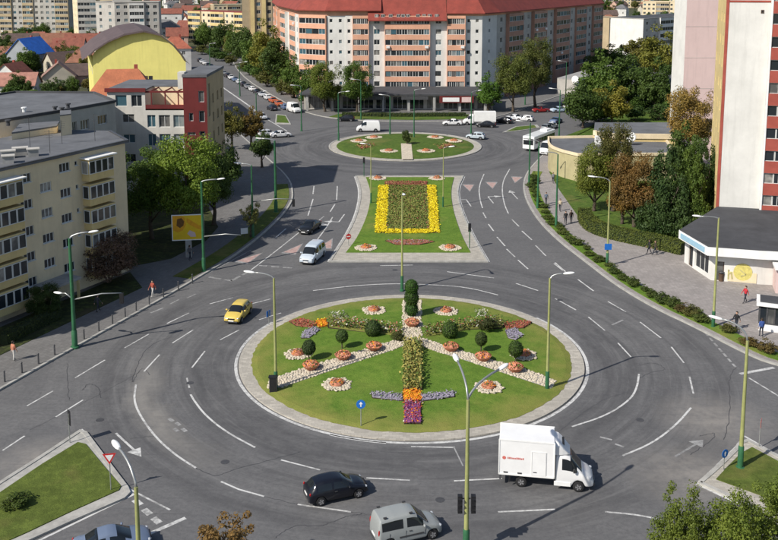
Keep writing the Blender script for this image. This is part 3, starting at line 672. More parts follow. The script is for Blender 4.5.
# -- clipped hedge along the right pavement
def hedge(name, label, path, w_, h, col, cat='hedge', leaf=.17, dens=60):
    path = smooth(path, 2); t = thing(name, label, cat, (path[0][0], path[0][1], .1)); ox, oy = path[0]; rng = np.random.default_rng(3)
    P = [(x-ox, y-oy) for x, y in path]
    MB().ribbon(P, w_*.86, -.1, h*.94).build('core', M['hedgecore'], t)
    pts = []; nn = []
    for a, b in zip(P[:-1], P[1:]):
        L = math.dist(a, b); d = np.array([(b[0]-a[0])/L, (b[1]-a[1])/L]); n_ = np.array([-d[1], d[0]]); k = max(1, int(L*(w_+2*h)*dens))
        s = rng.uniform(0, L, k); v = rng.uniform(-h, w_+h, k)
        off = np.clip(v, 0, w_)-w_/2; z = np.where(v < 0, h+v, np.where(v > w_, h-(v-w_), h))
        pts.append(np.stack([a[0]+d[0]*s+n_[0]*off, a[1]+d[1]*s+n_[1]*off, z], 1)+rng.normal(size=(k, 3))*.05)
        o = np.where(v < 0, -1., np.where(v > w_, 1., 0.)); nn.append(np.stack([n_[0]*o, n_[1]*o, np.where(o == 0, 1., .2)], 1))
    P_ = np.concatenate(pts); N_ = np.concatenate(nn)+rng.normal(size=P_.shape)*.45; N_ /= np.linalg.norm(N_, axis=1, keepdims=True)
    put('foliage', quads_mesh('foliage', P_, N_, np.full(len(P_), leaf), [M['leaf']]), t, color=col)
    return t
hedge('hedge', 'long clipped green hedge along the right pavement', [G(*q) for q in ((584,219),(586,226),(594,233),(612,239),(640,245),(668,251),(684,255))], 1.7, 1.5, (.10,.13,.036), dens=110)
hedge('hedge', 'dark clipped hedge in the shade below the cream flats', [G(3,346),G(30,332),G(58,319)], 1.2, 1.0, (.045,.065,.022))
hedge('hedge', 'low hedge on the bank before the shop fronts', [(-11,211),(0,209.6),(18,210.4)], 1.4, .9, (.06,.085,.025), leaf=.25, dens=25)
k = 0
rs = random.Random(4)
VR = sub(KR, 72, 150); acc = 0
for a, b in zip(VR[:-1], VR[1:]):
    acc += math.dist(a, b)
    if acc > 1.5:
        acc = rs.uniform(-.5, .4); d = Vector((b[0]-a[0], b[1]-a[1])).normalized(); n_ = Vector((d.y, -d.x)); p = Vector(a)+n_*rs.uniform(1.1, 1.8)
        near = a[1] < 86
        shrub('low %s shrub in the grass strip along the right pavement' % ('spreading' if near else 'green'), p.x, p.y, rs.uniform(.7, 1.2) if near else rs.uniform(.5, .9), rs.uniform(.6, 1.1), rs.choice(((.085,.068,.03),(.075,.08,.03),(.06,.085,.026))) if near else rs.choice(((.06,.085,.026),(.075,.10,.03),(.05,.075,.024))), 'shrub2', .15,
              group='spreading verge shrubs' if near else 'green verge shrubs')

# ------------------------------------------------------------------ planting on the islands
def inpoly(x, y, P):
    c = False
    for (x0, y0), (x1, y1) in zip(P, P[1:]+P[:1]):
        if (y0 > y) != (y1 > y) and x < (x1-x0)*(y-y0)/(y1-y0)+x0: c = not c
    return c
def flower_mat(name, col): return plain(name, col, .8, .25, 5.)
FM = {k: flower_mat(k+'_petals', c) for k, c in dict(yellow=(.82,.66,.02), orange=(.78,.27,.02), red=(.50,.06,.035), purple=(.24,.07,.20), lavender=(.34,.31,.38), peach=(.66,.27,.17), rust=(.36,.13,.08), green=(.10,.165,.03), olive=(.22,.23,.055), pale=(.52,.50,.42), gold=(.36,.31,.08), maroon=(.26,.085,.06)).items()}
def bed(label, poly, cols, dens=38,  h=.3, leaf=.14, z=None, name='flower_bed', cat='flower bed', group=None, soil=True):
    """a planted bed: soil and a mass of small plants in the given colours"""
    xs = [p[0] for p in poly]; ys = [p[1] for p in poly]; cx, cy_ = sum(xs)/len(xs), sum(ys)/len(ys)
    zz = (lambda x, y: hz(x, y)) if z is None else (lambda x, y: z)
    t = thing(name, label, cat, (cx, cy_, zz(cx, cy_)), 0, group)
    rng = np.random.default_rng(int(abs(cx*100)+cy_*10)); P = []; z0 = zz(cx, cy_)
    if soil: MB().prism([(x-cx, y-cy_) for x, y in poly], -.12, .05).build('soil', M['soil'], t); inn = [(x*.96+cx*.04-cx, y*.96+cy_*.04-cy_) for x, y in poly]; MB().prism(inn, .0, min(h*.5, .16)).build('low_growth', FM[cols[0][0]], t)
    n_ = int((max(xs)-min(xs))*(max(ys)-min(ys))*dens*1.9)
    for x, y, q in zip(rng.uniform(min(xs), max(xs), n_), rng.uniform(min(ys), max(ys), n_), rng.random(n_)):
        if inpoly(x, y, poly): P.append((x-cx+rng.normal()*.09, y-cy_+rng.normal()*.09, zz(x, y)-z0+h*(.25+.75*q)))
    P = np.array(P); Nn = rng.normal(size=P.shape)*.6+np.array([0, 0, .9]); Nn /= np.linalg.norm(Nn, axis=1, keepdims=True)
    mi = rng.choice(len(cols), len(P), p=[c[1] for c in cols])
    tag(put('plants', quads_mesh('plants', P, Nn, np.full(len(P), leaf), [FM[c[0]] for c in cols], mi, .9), t), kind='stuff')
    return t
def pxpoly(*q): return [G(x, y, .3) for x, y in q]
# wedge island: yellow frame and the dark carpet inside
bed('bright yellow flower strip along the left edge of the big bed', pxpoly((379,185),(388.5,185),(386,232),(375.5,232)), (('yellow',.94),('gold',.06)), 110, .2, .2, .17)
bed('bright yellow flower strip along the right edge of the big bed', pxpoly((427.5,185),(435.5,185),(439,232),(430,232)), (('yellow',.94),('gold',.06)), 110, .2, .2, .17)
bed('bright yellow flower strip closing the near edge of the big bed', pxpoly((386.3,229),(429.7,229),(430,232.3),(386,232.3)), (('yellow',.94),('gold',.06)), 110, .2, .2, .17)
bed('olive and rust carpet bed inside the yellow flower frame', pxpoly((388.7,185),(427.3,185),(429.7,228.8),(386.2,228.8)), (('olive',.62),('maroon',.08),('green',.30)), 60, .18, .24, .17)
bed('rust coloured bed at the far end of the wedge island', pxpoly((385,181),(427,181),(427,184),(385,184)), (('rust',.5),('maroon',.3),('olive',.2)), 40, .25, .2, .17)
bed('faint lavender and rust bed at the near end of the wedge island', pxpoly((385,240),(400,239),(425,239),(435,241),(420,244),(396,244)), (('rust',.35),('lavender',.35),('green',.3)), 22, .2, .16, .17)
# big island
bed('orange marigold square at the foot of the centre strip', pxpoly((404,392.5),(420.5,392.5),(421,402),(403.5,402)), (('orange',.8),('yellow',.2)), 80, .3, .15)
bed('purple and red flower square at the near edge of the island', pxpoly((404.5,402.5),(420.5,402.5),(421,423.5),(404,423.5)), (('purple',.45),('red',.3),('orange',.15),('pale',.1)), 80, .28, .14)
bed('lavender strip left of the orange square', pxpoly((371,394),(403,396),(403,402),(372,399)), (('lavender',.85),('green',.15)), 70, .25, .14)
bed('lavender strip right of the orange square', pxpoly((421,397),(454,393),(455,398),(421,402.5)), (('lavender',.85),('green',.15)), 70, .25, .14)
bed('tall yellow green planting strip up the middle of the island', pxpoly((404,346),(421,346),(422,392),(403,392)), (('gold',.5),('olive',.3),('green',.2)), 70, .85, .2)
bed('rust red patch at the left end of the flower row', pxpoly((289,321),(303,319),(318,324),(313,328),(296,326)), (('rust',.6),('red',.2),('green',.2)), 60, .25, .14)
bed('orange patch left of the mixed shrubs', pxpoly((316,322),(326,320.5),(328,327),(318,328.5)), (('orange',.75),('yellow',.25)), 70, .3, .14)
bed('lavender patch in the left part of the island', pxpoly((305,331),(316,328),(320,331),(309,339),(301,339)), (('lavender',.85),('green',.15)), 60, .22, .14)
bed('rust red patch at the right end of the flower row', pxpoly((503,324),(520,321),(532,322),(524,328),(506,330)), (('rust',.6),('red',.2),('green',.2)), 60, .25, .14)
bed('lavender patch in the right part of the island', pxpoly((505,331),(515,329),(523,336),(516,341),(508,339)), (('lavender',.85),('green',.15)), 60, .22, .14)
bed('mixed flowering shrub row left of the stone path', pxpoly((328,321),(350,324),(402,332),(402,339),(350,332),(328,329)), (('olive',.4),('green',.3),('pale',.12),('rust',.18)), 60, .8, .18)
bed('mixed flowering shrub row right of the stone path', pxpoly((424,333),(470,324),(503,321),(503,329),(470,331),(424,340)), (('olive',.42),('green',.33),('pale',.08),('rust',.17)), 60, .8, .18)
bed('silvery pale plants behind the left flower row', pxpoly((330,314),(343,313),(348,320),(333,321)), (('pale',.6),('green',.4)), 40, .4, .14, soil=False)
bed('silvery pale plants behind the right flower row', pxpoly((474,312),(484,311),(488,318),(476,319)), (('pale',.6),('green',.4)), 40, .4, .14, soil=False)

def pebbles(mb, poly, step, r, zf, rnd):
    xs = [p[0] for p in poly]; ys = [p[1] for p in poly]; y = min(ys)
    while y < max(ys):
        x = min(xs)+rnd.uniform(0, step)
        while x < max(xs):
            px, py = x+rnd.uniform(-.25, .25)*step, y+rnd.uniform(-.25, .25)*step
            if inpoly(px, py, poly):
                q = r*rnd.uniform(.75, 1.3); mb.blob((px, py, zf(px, py)+.03), (q, q*rnd.uniform(.7, 1), q*.6), 0, 6, 4, .18)
            x += step
        y += step*.85
def stone_path(poly, nm):
    mb = MB(); pebbles(mb, poly, .23, .125, hz, random.Random(len(poly)))
    o = mb.build(nm, M['stone'], isl); o['kind'] = 'stuff'
    b = MB(); b.add([(x, y, hz(x, y)+.02) for x, y in poly], [tuple(range(len(poly)))]); b.build('path_bed', M['concrete'], isl)
stone_path(pxpoly((403,300),(421,300),(422,342),(412,348),(402,342)), 'path_stones')
stone_path(pxpoly((402,341),(410,346),(392,353),(350,366),(318,376),(282,387),(268,387),(269,379),(300,370),(350,356)), 'path_stones')
stone_path(pxpoly((414,346),(423,341),(450,350),(490,361),(530,371),(556,380),(551,388),(520,379),(470,364),(436,354)), 'path_stones')
def urn(label, px, py, s=1., group='terracotta planters on the stone paths'):
    x, y = G(px, py, .4); t = thing('planter', label, 'planter', (x, y, hz(x, y)), 0, group)
    MB().lathe([(.34*s,-.05),(.38*s,.05),(.58*s,.22*s),(.72*s,.42*s),(.76*s,.5*s),(.66*s,.5*s),(.6*s,.42*s)], 18).build('bowl', M['terra'], t, smooth=40)
    rng = np.random.default_rng(int(px)); k = 170; a = rng.uniform(0, 6.28, k); r = np.sqrt(rng.random(k))*.74*s
    P = np.stack([r*np.cos(a), r*np.sin(a), .46*s+.36*s*(1-(r/(.8*s))**2)], 1); Nn = P*np.array([1, 1, 1.2])+rng.normal(size=P.shape)*.3; Nn /= np.linalg.norm(Nn, axis=1, keepdims=True)
    put('flowers', quads_mesh('flowers', P, Nn, np.full(k, .17*s), [FM['peach'], FM['green'], FM['orange']], rng.choice(3, k, p=[.72, .16, .12]), .9), t)
for px, py, lab in ((311,369,'terracotta planter on the left stone path, nearest the lamp post'), (343,360,'terracotta planter on the left stone path, middle one'), (374,351.5,'terracotta planter on the left stone path, nearest the centre'),
                    (451,352,'terracotta planter on the right stone path, nearest the centre'), (483,361,'terracotta planter on the right stone path, middle one'), (515,371,'terracotta planter on the right stone path, nearest the lamp post'), (412,327,'terracotta planter on the straight stone path below the topiary')):
    urn(lab, px, py, .95)
def flower_ring(label, px, py, s=1.15, z=None, group='round stone beds with red flowers'):
    x, y = G(px, py, .4 if z is None else z); z = hz(x, y) if z is None else z; t = thing('stone_flower_ring', label, 'flower bed', (x, y, z), 0, group)
    mb = MB(); pebbles(mb, circ((0,0), s, 20), .24, .14, lambda a, b: .02, random.Random(int(px))); mb.build('stones', M['stone'], t)['kind'] = 'stuff'
    MB().lathe([(.42*s,.0),(.5*s,.16),(.36*s,.32),(.2*s,.36)], 12).build('mound', M['terra'], t, smooth=True)
    rng = np.random.default_rng(int(px*3)); k = 90; a = rng.uniform(0, 6.28, k); r = np.sqrt(rng.random(k))*.5*s
    P = np.stack([r*np.cos(a), r*np.sin(a)+.05, .2+.3*(1-(r/(.55*s))**2)], 1); Nn = P+rng.normal(size=P.shape)*.3+np.array([0,0,.4]); Nn /= np.linalg.norm(Nn, axis=1, keepdims=True)
    put('flowers', quads_mesh('flowers', P, Nn, np.full(k, .15), [FM['rust'], FM['orange'], FM['peach'], FM['green']], rng.choice(4, k, p=[.35, .25, .2, .2]), .9), t)
for px, py, lab in ((298,354,'stone flower ring beside the left ball tree near the lamp post'), (374,310,'stone flower ring at the back of the island, left of the topiary'), (337,384.5,'stone flower ring on the near left lawn'),
                    (446,311,'stone flower ring at the back of the island, right of the topiary'), (524,354.5,'stone flower ring beside the right ball tree near the lamp post'), (488.5,387,'stone flower ring on the near right lawn')):
    flower_ring(lab, px, py, 1.2)
for px, py, lab in ((366,248,'stone flower ring at the near left corner of the wedge island'), (450,248,'stone flower ring at the near right corner of the wedge island'), (378,178.5,'stone flower ring at the far left corner of the wedge island'), (437,178.5,'stone flower ring at the far right corner of the wedge island')):
    flower_ring(lab, px, py, 1.35, .17)
for i, (px, py, lab) in enumerate(((359,141,'stone flower patch at the far left of the distant island'), (374,137.5,'stone flower patch at the back left of the distant island'), (435,137.5,'stone flower patch at the back right of the distant island'), (454,141,'stone flower patch at the far right of the distant island'), (389,151,'stone flower patch left of the distant island path'), (426,151,'stone flower patch right of the distant island path'))):
    flower_ring(lab, px, py, 1.7, .45)
# clipped balls and the stacked topiary
def ballmesh(name, seed, k=900, leaf=.16):
    rng = np.random.default_rng(seed); d = rng.normal(size=(k, 3)); d /= np.linalg.norm(d, axis=1, keepdims=True)
    Nn = d+rng.normal(size=d.shape)*.4; Nn /= np.linalg.norm(Nn, axis=1, keepdims=True)
    return quads_mesh(name, d*rng.uniform(.88, 1.03, (k, 1)), Nn, np.full(k, leaf), [M['leaf']], None, .8)
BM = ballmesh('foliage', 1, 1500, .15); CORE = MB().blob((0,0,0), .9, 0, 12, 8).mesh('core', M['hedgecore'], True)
def topiary(label, px, py, balls, col, group='clipped ball trees on the island', zl=.4):
    x, y = G(px, py, zl); t = thing('topiary', label, 'topiary', (x, y, hz(x, y)), 0, group)
    MB().tube([(0,0,-.1),(0,0,balls[-1][1])], [.07,.04], 6).build('stem', M['bark'], t)
    for r, z in balls:
        q_ = random.uniform(.92, 1.08); b = put('clipped_ball', BM, t, (0, 0, z), random.uniform(0, 6), color=tuple(v_*random.uniform(.85, 1.2) for v_ in col)); b.scale = (r*q_, r*random.uniform(.92, 1.08), r*1.12*random.uniform(.92, 1.1))
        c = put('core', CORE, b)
    return t
tc = (.055,.10,.028)
topiary('ball tree on the left path, nearer the lamp post', 309, 360, [(.62,1.15)], tc); topiary('ball tree on the left path, nearer the centre', 342, 349, [(.54,1.15)], tc)
topiary('ball tree on the right path, nearer the centre', 481, 352, [(.56,1.15)], tc); topiary('ball tree on the right path, nearer the lamp post', 515.5, 361, [(.60,1.1)], (.06,.085,.024))
topiary('low clipped ball in the left flower row', 373, 336, [(.75,.6)], tc); topiary('low clipped ball in the right flower row', 450, 338, [(.78,.65)], tc)
topiary('tall topiary of three stacked balls at the head of the path', 411.5, 316, [(.72,.75),(.76,1.85),(.66,2.9)], tc, None)
shrub('dark shrub in the right flower row', *G(487,330,.4), .9, 1.0, (.04,.05,.02), 'shrub', .4); shrub('dark shrub at the path junction, left side', *G(398,341,.4), .6, .8, (.05,.06,.025), 'shrub2', .45)
shrub('conical dark shrub at the head of the distant island path', *G(407,148), .9, 2.6, (.04,.06,.02), 'shrub', .6)
bed('red brown flower bed on the distant island, left', pxpoly((356,146),(372,144),(378,147),(362,150)), (('rust',.4),('olive',.4),('green',.2)), 14, .3, .3, .4)
bed('red brown flower bed on the distant island, right', pxpoly((432,146),(450,144),(456,147),(440,150)), (('rust',.3),('olive',.4),('green',.3)), 14, .3, .3, .4)
# ------------------------------------------------------------------ buildings
def facade(mb, A, B, z0, z1, ops, depth=.18, m=0, mr=None):
    """wall A->B (outside to the right of the walk), openings (s0,s1,za,zb) cut through with reveals"""
    mr = m if mr is None else mr
    ux, uy = B[0]-A[0], B[1]-A[1]; L = math.hypot(ux, uy); ux /= L; uy /= L; nx, ny = uy, -ux
    P = lambda s, z, d=0.: (A[0]+ux*s-nx*d, A[1]+uy*s-ny*d, z)
    ops = [(max(0, a), min(L, b), max(z0, c), min(z1, d)) for a, b, c, d in ops]
    zs = sorted({z0, z1, *[o[2] for o in ops], *[o[3] for o in ops]})
    for za, zb in zip(zs[:-1], zs[1:]):
        if zb-za < 1e-5: continue
        row = sorted([o for o in ops if o[2] <= za+1e-5 and o[3] >= zb-1e-5]); s = 0
        for o in row:
            if o[0]-s > 1e-5: mb.quad(P(s,za), P(o[0],za), P(o[0],zb), P(s,zb), m)
            s = max(s, o[1])
        if L-s > 1e-5: mb.quad(P(s,za), P(L,za), P(L,zb), P(s,zb), m)
    for a, b, c, d in ops:
        mb.quad(P(a,c), P(a,c,depth), P(a,d,depth), P(a,d), mr); mb.quad(P(b,c,depth), P(b,c), P(b,d), P(b,d,depth), mr)
        mb.quad(P(a,c,depth), P(a,c), P(b,c), P(b,c,depth), mr); mb.quad(P(a,d), P(a,d,depth), P(b,d,depth), P(b,d), mr)
WC = {}
def window(parent, A, B, s, z, w_, h, nx=2, depth=.18, fr='frame', gl='glass', sill=False, pane=True, fw=.07):
    """s,z = centre along the wall A->B; the frame with its mullions is the part, the pane its sub-part"""
    ux, uy = B[0]-A[0], B[1]-A[1]; L = math.hypot(ux, uy); ux /= L; uy /= L; nxx, ny = uy, -ux
    key = (round(w_,2), round(h,2), nx, fr, gl, sill, pane)
    if key not in WC:
        mb = MB(); hw, hh = w_/2, h/2
        mb.box(-hw, hw, -.04, .05, -hh, -hh+fw); mb.box(-hw, hw, -.04, .05, hh-fw, hh)
        for i in range(nx+1): x = -hw+(w_-fw)*i/nx; mb.box(x, x+fw, -.035, .045, -hh+fw, hh-fw)
        if sill: mb.box(-hw-.06, hw+.06, -depth-.07, -.04, -hh-.05, -hh+.015)
        p = MB().box(-hw+.01, hw-.01, .0, .03, -hh+.01, hh-.01)
        if pane: WC[key] = (mb.mesh('window', M[fr]), p.mesh('pane', M[gl]))
        else:
            mb.box(-hw+.01, hw-.01, .0, .03, -hh+.01, hh-.01, 1); WC[key] = (mb.mesh('window', [M[fr], M[gl]]), None)
    a, b = WC[key]; d = depth-.05
    o = put('window', a, parent, (A[0]+ux*s-nxx*d, A[1]+uy*s-ny*d, z), math.atan2(uy, ux))
    if b: put('pane', b, o)
    return o
def along(A, B, s, d=0.):
    ux, uy = B[0]-A[0], B[1]-A[1]; L = math.hypot(ux, uy); ux /= L; uy /= L
    return (A[0]+ux*s+uy*d, A[1]+uy*s-ux*d)
rwn = random.Random(8)
def flats(name, label, fac, back, z0, floors, fh, mats, roofmat='roofg', cat='apartment block', top=None, eave=.35, pane=True, group=None, parapet=.5, ground=0., fr='frame', gl='glass', loc=(0,0,0)):
    """fac: [(A, B, cols)]; cols = [(width share, kind, colour index, outset, n)], kinds wall / win / strip / small"""
    t = thing(name, label, cat, loc, 0, group); mb = MB(); z1 = top or z0+floors*fh+.6; outline = []
    for A, B, cols in fac:
        L = math.dist(A, B); tot = sum(c[0] for c in cols); s = 0; po = 0.
        for c in cols:
            w_ = c[0]/tot*L; kind, ci, out = c[1], c[2], c[3]; n_ = c[4] if len(c) > 4 else 1
            a = along(A, B, s, out); b = along(A, B, s+w_, out); ops = []; wins = []
            for f in range(floors):
                zc = z0+f*fh+fh*.55
                if kind == 'strip':
                    m_ = .15; ww = (w_-2*m_)/n_; h = fh*.52; ops.append((m_, w_-m_, zc-h/2+.1, zc+h/2+.1))
                    for k in range(n_): wins.append((m_+ww*(k+.5), zc+.1, ww-.02, h, 2))
                elif kind == 'win':
                    ww, h = min(1.5, w_/n_*.7), fh*.48
                    for k in range(n_): sc = w_*(k+.5)/n_; ops.append((sc-ww/2, sc+ww/2, zc-h/2+.1, zc+h/2+.1)); wins.append((sc, zc+.1, ww, h, 2))
                elif kind == 'small':
                    ww, h = .8, fh*.34
                    for k in range(n_): sc = w_*(k+.5)/n_; ops.append((sc-ww/2, sc+ww/2, zc-h/2+.2, zc+h/2+.2)); wins.append((sc, zc+.2, ww, h, 1))
            facade(mb, a, b, ground, z1, ops, .2, ci)
            if out != po:
                p, q = along(A, B, s, po), along(A, B, s, out)
                if out > po: mb.quad((*p,ground),(*q,ground),(*q,z1),(*p,z1), ci)
                else: mb.quad((*p,ground),(*q,ground),(*q,z1),(*p,z1), ci)
            po = out
            outline += [along(A, B, s, out), along(A, B, s+w_, out)]
            for sc, z, ww, h, nx in wins:
                q = rwn.random(); window(t, a, b, sc, z, ww, h, nx if q < .8 else 1, .2, fr if q < .82 else ('framed' if q < .9 else 'lamp'), gl if rwn.random() < .8 else 'glassb', pane=pane)
                if kind == 'strip' and rwn.random() < .035: ux_ = along(a, b, sc, .25); o = MB().box(-.45,.45,-.2,.2,-.3,.3).build('air_conditioner', M['white'], t, loc=(*ux_, z-h*.5-.45)); o.rotation_euler[2] = math.atan2(b[1]-a[1], b[0]-a[0])
            s += w_
        if po:
            p, q = along(A, B, L, po), along(A, B, L, 0); mb.quad((*p,ground),(*q,ground),(*q,z1),(*p,z1), cols[-1][2])
    P = outline+list(back)
    seq = [fac[-1][1]]+list(back)+[fac[0][0]]
    for p, q in zip(seq[:-1], seq[1:]): mb.quad((*p,ground),(*q,ground),(*q,z1),(*p,z1), 0)
    mb.build('wall', [M[q] for q in mats], t)
    if roofmat:
        r = MB().prism(P, z1-.02, z1+.12).build('roof', M[roofmat], t)
        if parapet: MB().ribbon(P+[P[0]], .25, z1+.1, z1+parapet, off=-.0).build('parapet', M[mats[0]], r)
    t['_z1'] = z1
    return t
def unroot(t):
    if '_z1' in t: del t['_z1']

# ---- A: cream four-storey flats at the left edge
A0 = Vector((-29.1,98.4)); uA = Vector((-.463,-.886)); nA = Vector((.886,-.463))
def onA(s, d=0.): q = A0+uA*s+nA*d; return (q.x, q.y)
aL, aR = onA(32), onA(0)                 # walk with the outside on the right: from far left to the corner
LA = 32.
t = thing('apartment_block', 'cream four storey flats with grey flat roof and bay windows at the left edge', 'apartment block')
mb = MB(); ops = []; wl_ = []
def addA(s, z, w_, h, nx, sill=True, dep=.16): ops.append((LA-s-w_/2, LA-s+w_/2, z-h/2, z+h/2)); wl_.append((LA-s, z, w_, h, nx, sill, dep))
for s, zs, w_, nx in ((8.65,(13.56,10.9,8.25,5.65,3.0),1.4,3),(11.16,(12.03,9.4,6.8,4.2),1.4,3),(13.6,(13.4,10.8,8.1,5.5,2.9),1.4,3),(22.8,(13.4,10.8,8.1,5.5,2.9),1.4,3),(7.1,(13.7,11.2,8.7,6.2),.4,1)):
    for z in zs: addA(s, z, w_, .95 if w_ > 1 else .5, nx)
facade(mb, aL, aR, 0, 14.7, ops, .16, 0)
bk = [(-32.8,104.5),(-40.9,105.6)]; lb = onA(32,-10.5)
for p, q in zip([aR]+bk+[lb], bk+[lb, aL]): mb.quad((*p,0),(*q,0),(*q,14.7),(*p,14.7))
mb.build('wall', M['cream'], t)
for s, z, w_, h, nx, sill, dep in wl_: window(t, aL, aR, s, z, w_, h, nx, dep, 'frame', 'glass', True)
r = MB().prism([onA(32,.35), onA(-.3,.35), (-32.7,104.9), (-41.1,106), onA(32,-10.8)], 14.7, 14.9).build('roof', M['roofg'], t)
MB().ribbon([onA(32,.2), onA(-.15,.2), (-32.7,104.7)], .3, 14.88, 15.02).build('eave_trim', M['steel'], r)
for px, py, w_ in ((20,150,1.3),(33,151,1.0),(8,153,1.2),(8,158,1.0)):
    x, y = G(px, py, 15.4); v = MB().box(-w_/2, w_/2, -.4, .4, -.5, .2).box(-w_/2-.12, w_/2+.12, -.5, .5, .2, .3, 1).build('roof_vent', [M['concrete'], M['greyw']], r); v.location = (x, y, 15.4); v.rotation_euler[2] = .4
for px, py, hh in ((30,146,3.2),(62,143,2.6),(95,140,3.0),(50,152,2.4)):
    x, y = G(px, py, 15); a_ = MB().tube([(0,0,-.3),(0,0,hh)], .03, 5)
    for k in range(4): a_.bar((-.5+.06*k,0,hh-.15-k*.22),(.5-.06*k,0,hh-.15-k*.22),.025,.025)
    a_.build('aerial', M['steel'], r, loc=(x, y, 14.9))
def bay(s0, s1, zs, dep=1.15):
    """projecting bays, one per storey: rendered parapet, band of windows, slab"""
    for i, z in enumerate(zs):
        b = MB(); P = [onA(s1), onA(s1, dep), onA(s0, dep), onA(s0)]
        b.prism(P, z-1.35, z-.62, 0); b.prism(P, z+.78, z+.95, 0)
        for s in (s0+.06, s1-.06): x, y = onA(s, dep-.06); b.box(x-.06, x+.06, y-.06, y+.06, z-.62, z+.78)
        b.prism([onA(s1,.0), onA(s1,.12), onA(s0,.12), onA(s0,.0)], z-.62, z+.78, 1)
        o = b.build('bay', [M['cream2'], M['greyw']], t)
        a_, c_ = onA(s1, dep), onA(s0, dep); k = 4; L = s1-s0
        for j in range(k): window(o, a_, c_, L*(j+.5)/k, z+.08, L/k-.03, 1.38, 1, .0)
        for e0, e1 in ((onA(s1, 0), onA(s1, dep)), (onA(s0, dep), onA(s0, 0))): window(o, e0, e1, dep/2, z+.08, dep-.2, 1.38, 1, .0)
        if i == 0: MB().prism([onA(s1+.25,-.05), onA(s1+.25,dep+.35), onA(s0-.25,dep+.35), onA(s0-.25,-.05)], z+1.0, z+1.12).build('awning', M['white'], o)
bay(2.9, 6.4, (13.05, 10.4, 7.8, 5.2, 2.6), 1.05); bay(14.8, 18.4, (12.8, 10.2, 7.6, 5.0, 2.4), 1.05); bay(25, 28.6, (12.8, 10.2, 7.6, 5.0, 2.4), 1.05)
pc = [onA(13.4,.02), onA(13.4,2.2), onA(9.2,2.2), onA(9.2,.02)]
MB().prism(pc, 2.25, 2.5).build('porch_roof', M['concrete'], t)
for s in (9.5, 13.1): x, y = onA(s, 2.0); MB().box(x-.12, x+.12, y-.12, y+.12, 0, 2.25).build('porch_post', M['cream2'], t)
dm = MB(); p, q = onA(10.5,.05), onA(11.9,.05); dm.quad((*q,.12),(*p,.12),(*p,2.2),(*q,2.2)); dm.build('door', M['framed'], t)

# ---- B: flat grey roofs behind
B0 = [(-45.5,103.5),(-40.6,112.2),(-36.7,120.4),(-42.4,129.3),(-54,130),(-62,112)]
def simple_walls(t, P, z0, z1, mat):
    mb = MB(); n_ = len(P)
    for i in range(n_): p, q = P[i], P[(i+1) % n_]; mb.quad((*p,z0),(*q,z0),(*q,z1),(*p,z1))
    return mb.build('wall', M[mat], t)
t = thing('apartment_block', 'grey walled block with large flat grey roof behind the cream flats', 'apartment block')
mb = MB(); a_, b_ = B0[1], B0[2]; L = math.dist(a_, b_); W_ = [(1.5,13.9,1.0,1.3),(3.4,13.9,1.5,1.3),(6.6,14.1,1.7,1.2)]
facade(mb, a_, b_, 0, 16, [(s-w/2, s+w/2, z-h/2, z+h/2) for s, z, w, h in W_], .25)
for i in (0, 2, 3, 4, 5): p, q = B0[i], B0[(i+1) % 6]; mb.quad((*p,0),(*q,0),(*q,16),(*p,16))
mb.build('wall', M['greyw'], t)
for s, z, w_, h in W_: window(t, a_, b_, s, z, w_, h, 3, .25)
r = MB().prism(B0, 15.98, 16.15).build('roof', M['roofg'], t); MB().ribbon([B0[0],B0[1],B0[2],B0[3]], .3, 16.1, 16.4).build('parapet', M['roofd'], r)
MB().ribbon([B0[3],B0[4],B0[5]], .3, 16.1, 16.4).build('parapet', M['roofd'], r)
for px, py in ((24,110),(55,109),(62,110),(68,106),(8,123)):
    x, y = G(px, py, 16.4); MB().lathe([(.22,0),(.22,.5),(.36,.52),(.36,.66),(.1,.7)], 8, 0, (x, y, 16.1)).build('roof_vent', M['roofd'] if px != 24 else M['white'], r)
t = thing('annex', 'low lean to annex with pale wall on the grey flat roof', 'annex')
P = [G(12,139,15), G(57,132,15), G(60,127,15), G(20,130,15)]
simple_walls(t, P, 12.5, 15.6, 'cream'); MB().prism(P, 15.55, 15.75).build('roof', M['roofg'], t)
t = thing('annex', 'cream stair head with sunlit side beside the grey block windows', 'annex')
P = [G(61,135,15), G(72,133.5,15), G(72,129,15), G(61,130,15)]; simple_walls(t, P, 12.5, 17.2, 'cream'); MB().prism(P, 17.15, 17.3).build('roof', M['roofg'], t)

# ---- C: white block with glazed bays and a dark red corner
t = thing('office_building', 'white and dark red building with pergola terrace and blue windows', 'building'); Y0 = 130.5; YB = Y0+12.2
def cwall(x0, x1, y, z0, z1, ws, mb, mi, dep=.25):
    facade(mb, (x0,y), (x1,y), z0, z1, [(s-w/2, s+w/2, z-h/2, z+h/2) for s, z, w, h, *_ in ws], dep, mi)
    for s, z, w_, h, nx, gl in ws: window(t, (x0,y), (x1,y), s, z, w_, h, nx, dep, 'frame', gl)
mb = MB()
cwall(-40.9, -35.4, Y0, 0, 16.4, [(2.0,14.9,1.65,1.65,1,'glassb'),(4.25,14.9,1.55,1.7,2,'glass')]+[(2.95,z,1.75,1.25,2,g) for z, g in ((12.3,'glass'),(9.3,'glassb'),(6.4,'glass'),(3.5,'glass'))], mb, 0)
cwall(-35.4, -29.7, Y0, 0, 13.7, [(s,z,w_,1.8,2,g) for z in (11.9,9.1,6.2) for s, w_, g in ((.8,1.2,'glassb'),(2.7,1.65,'glass' if z > 10 else 'glassb'),(4.8,1.65,'glassb'))]+[(2.9,2.6,3.8,2.2,4,'glassb')], mb, 0)
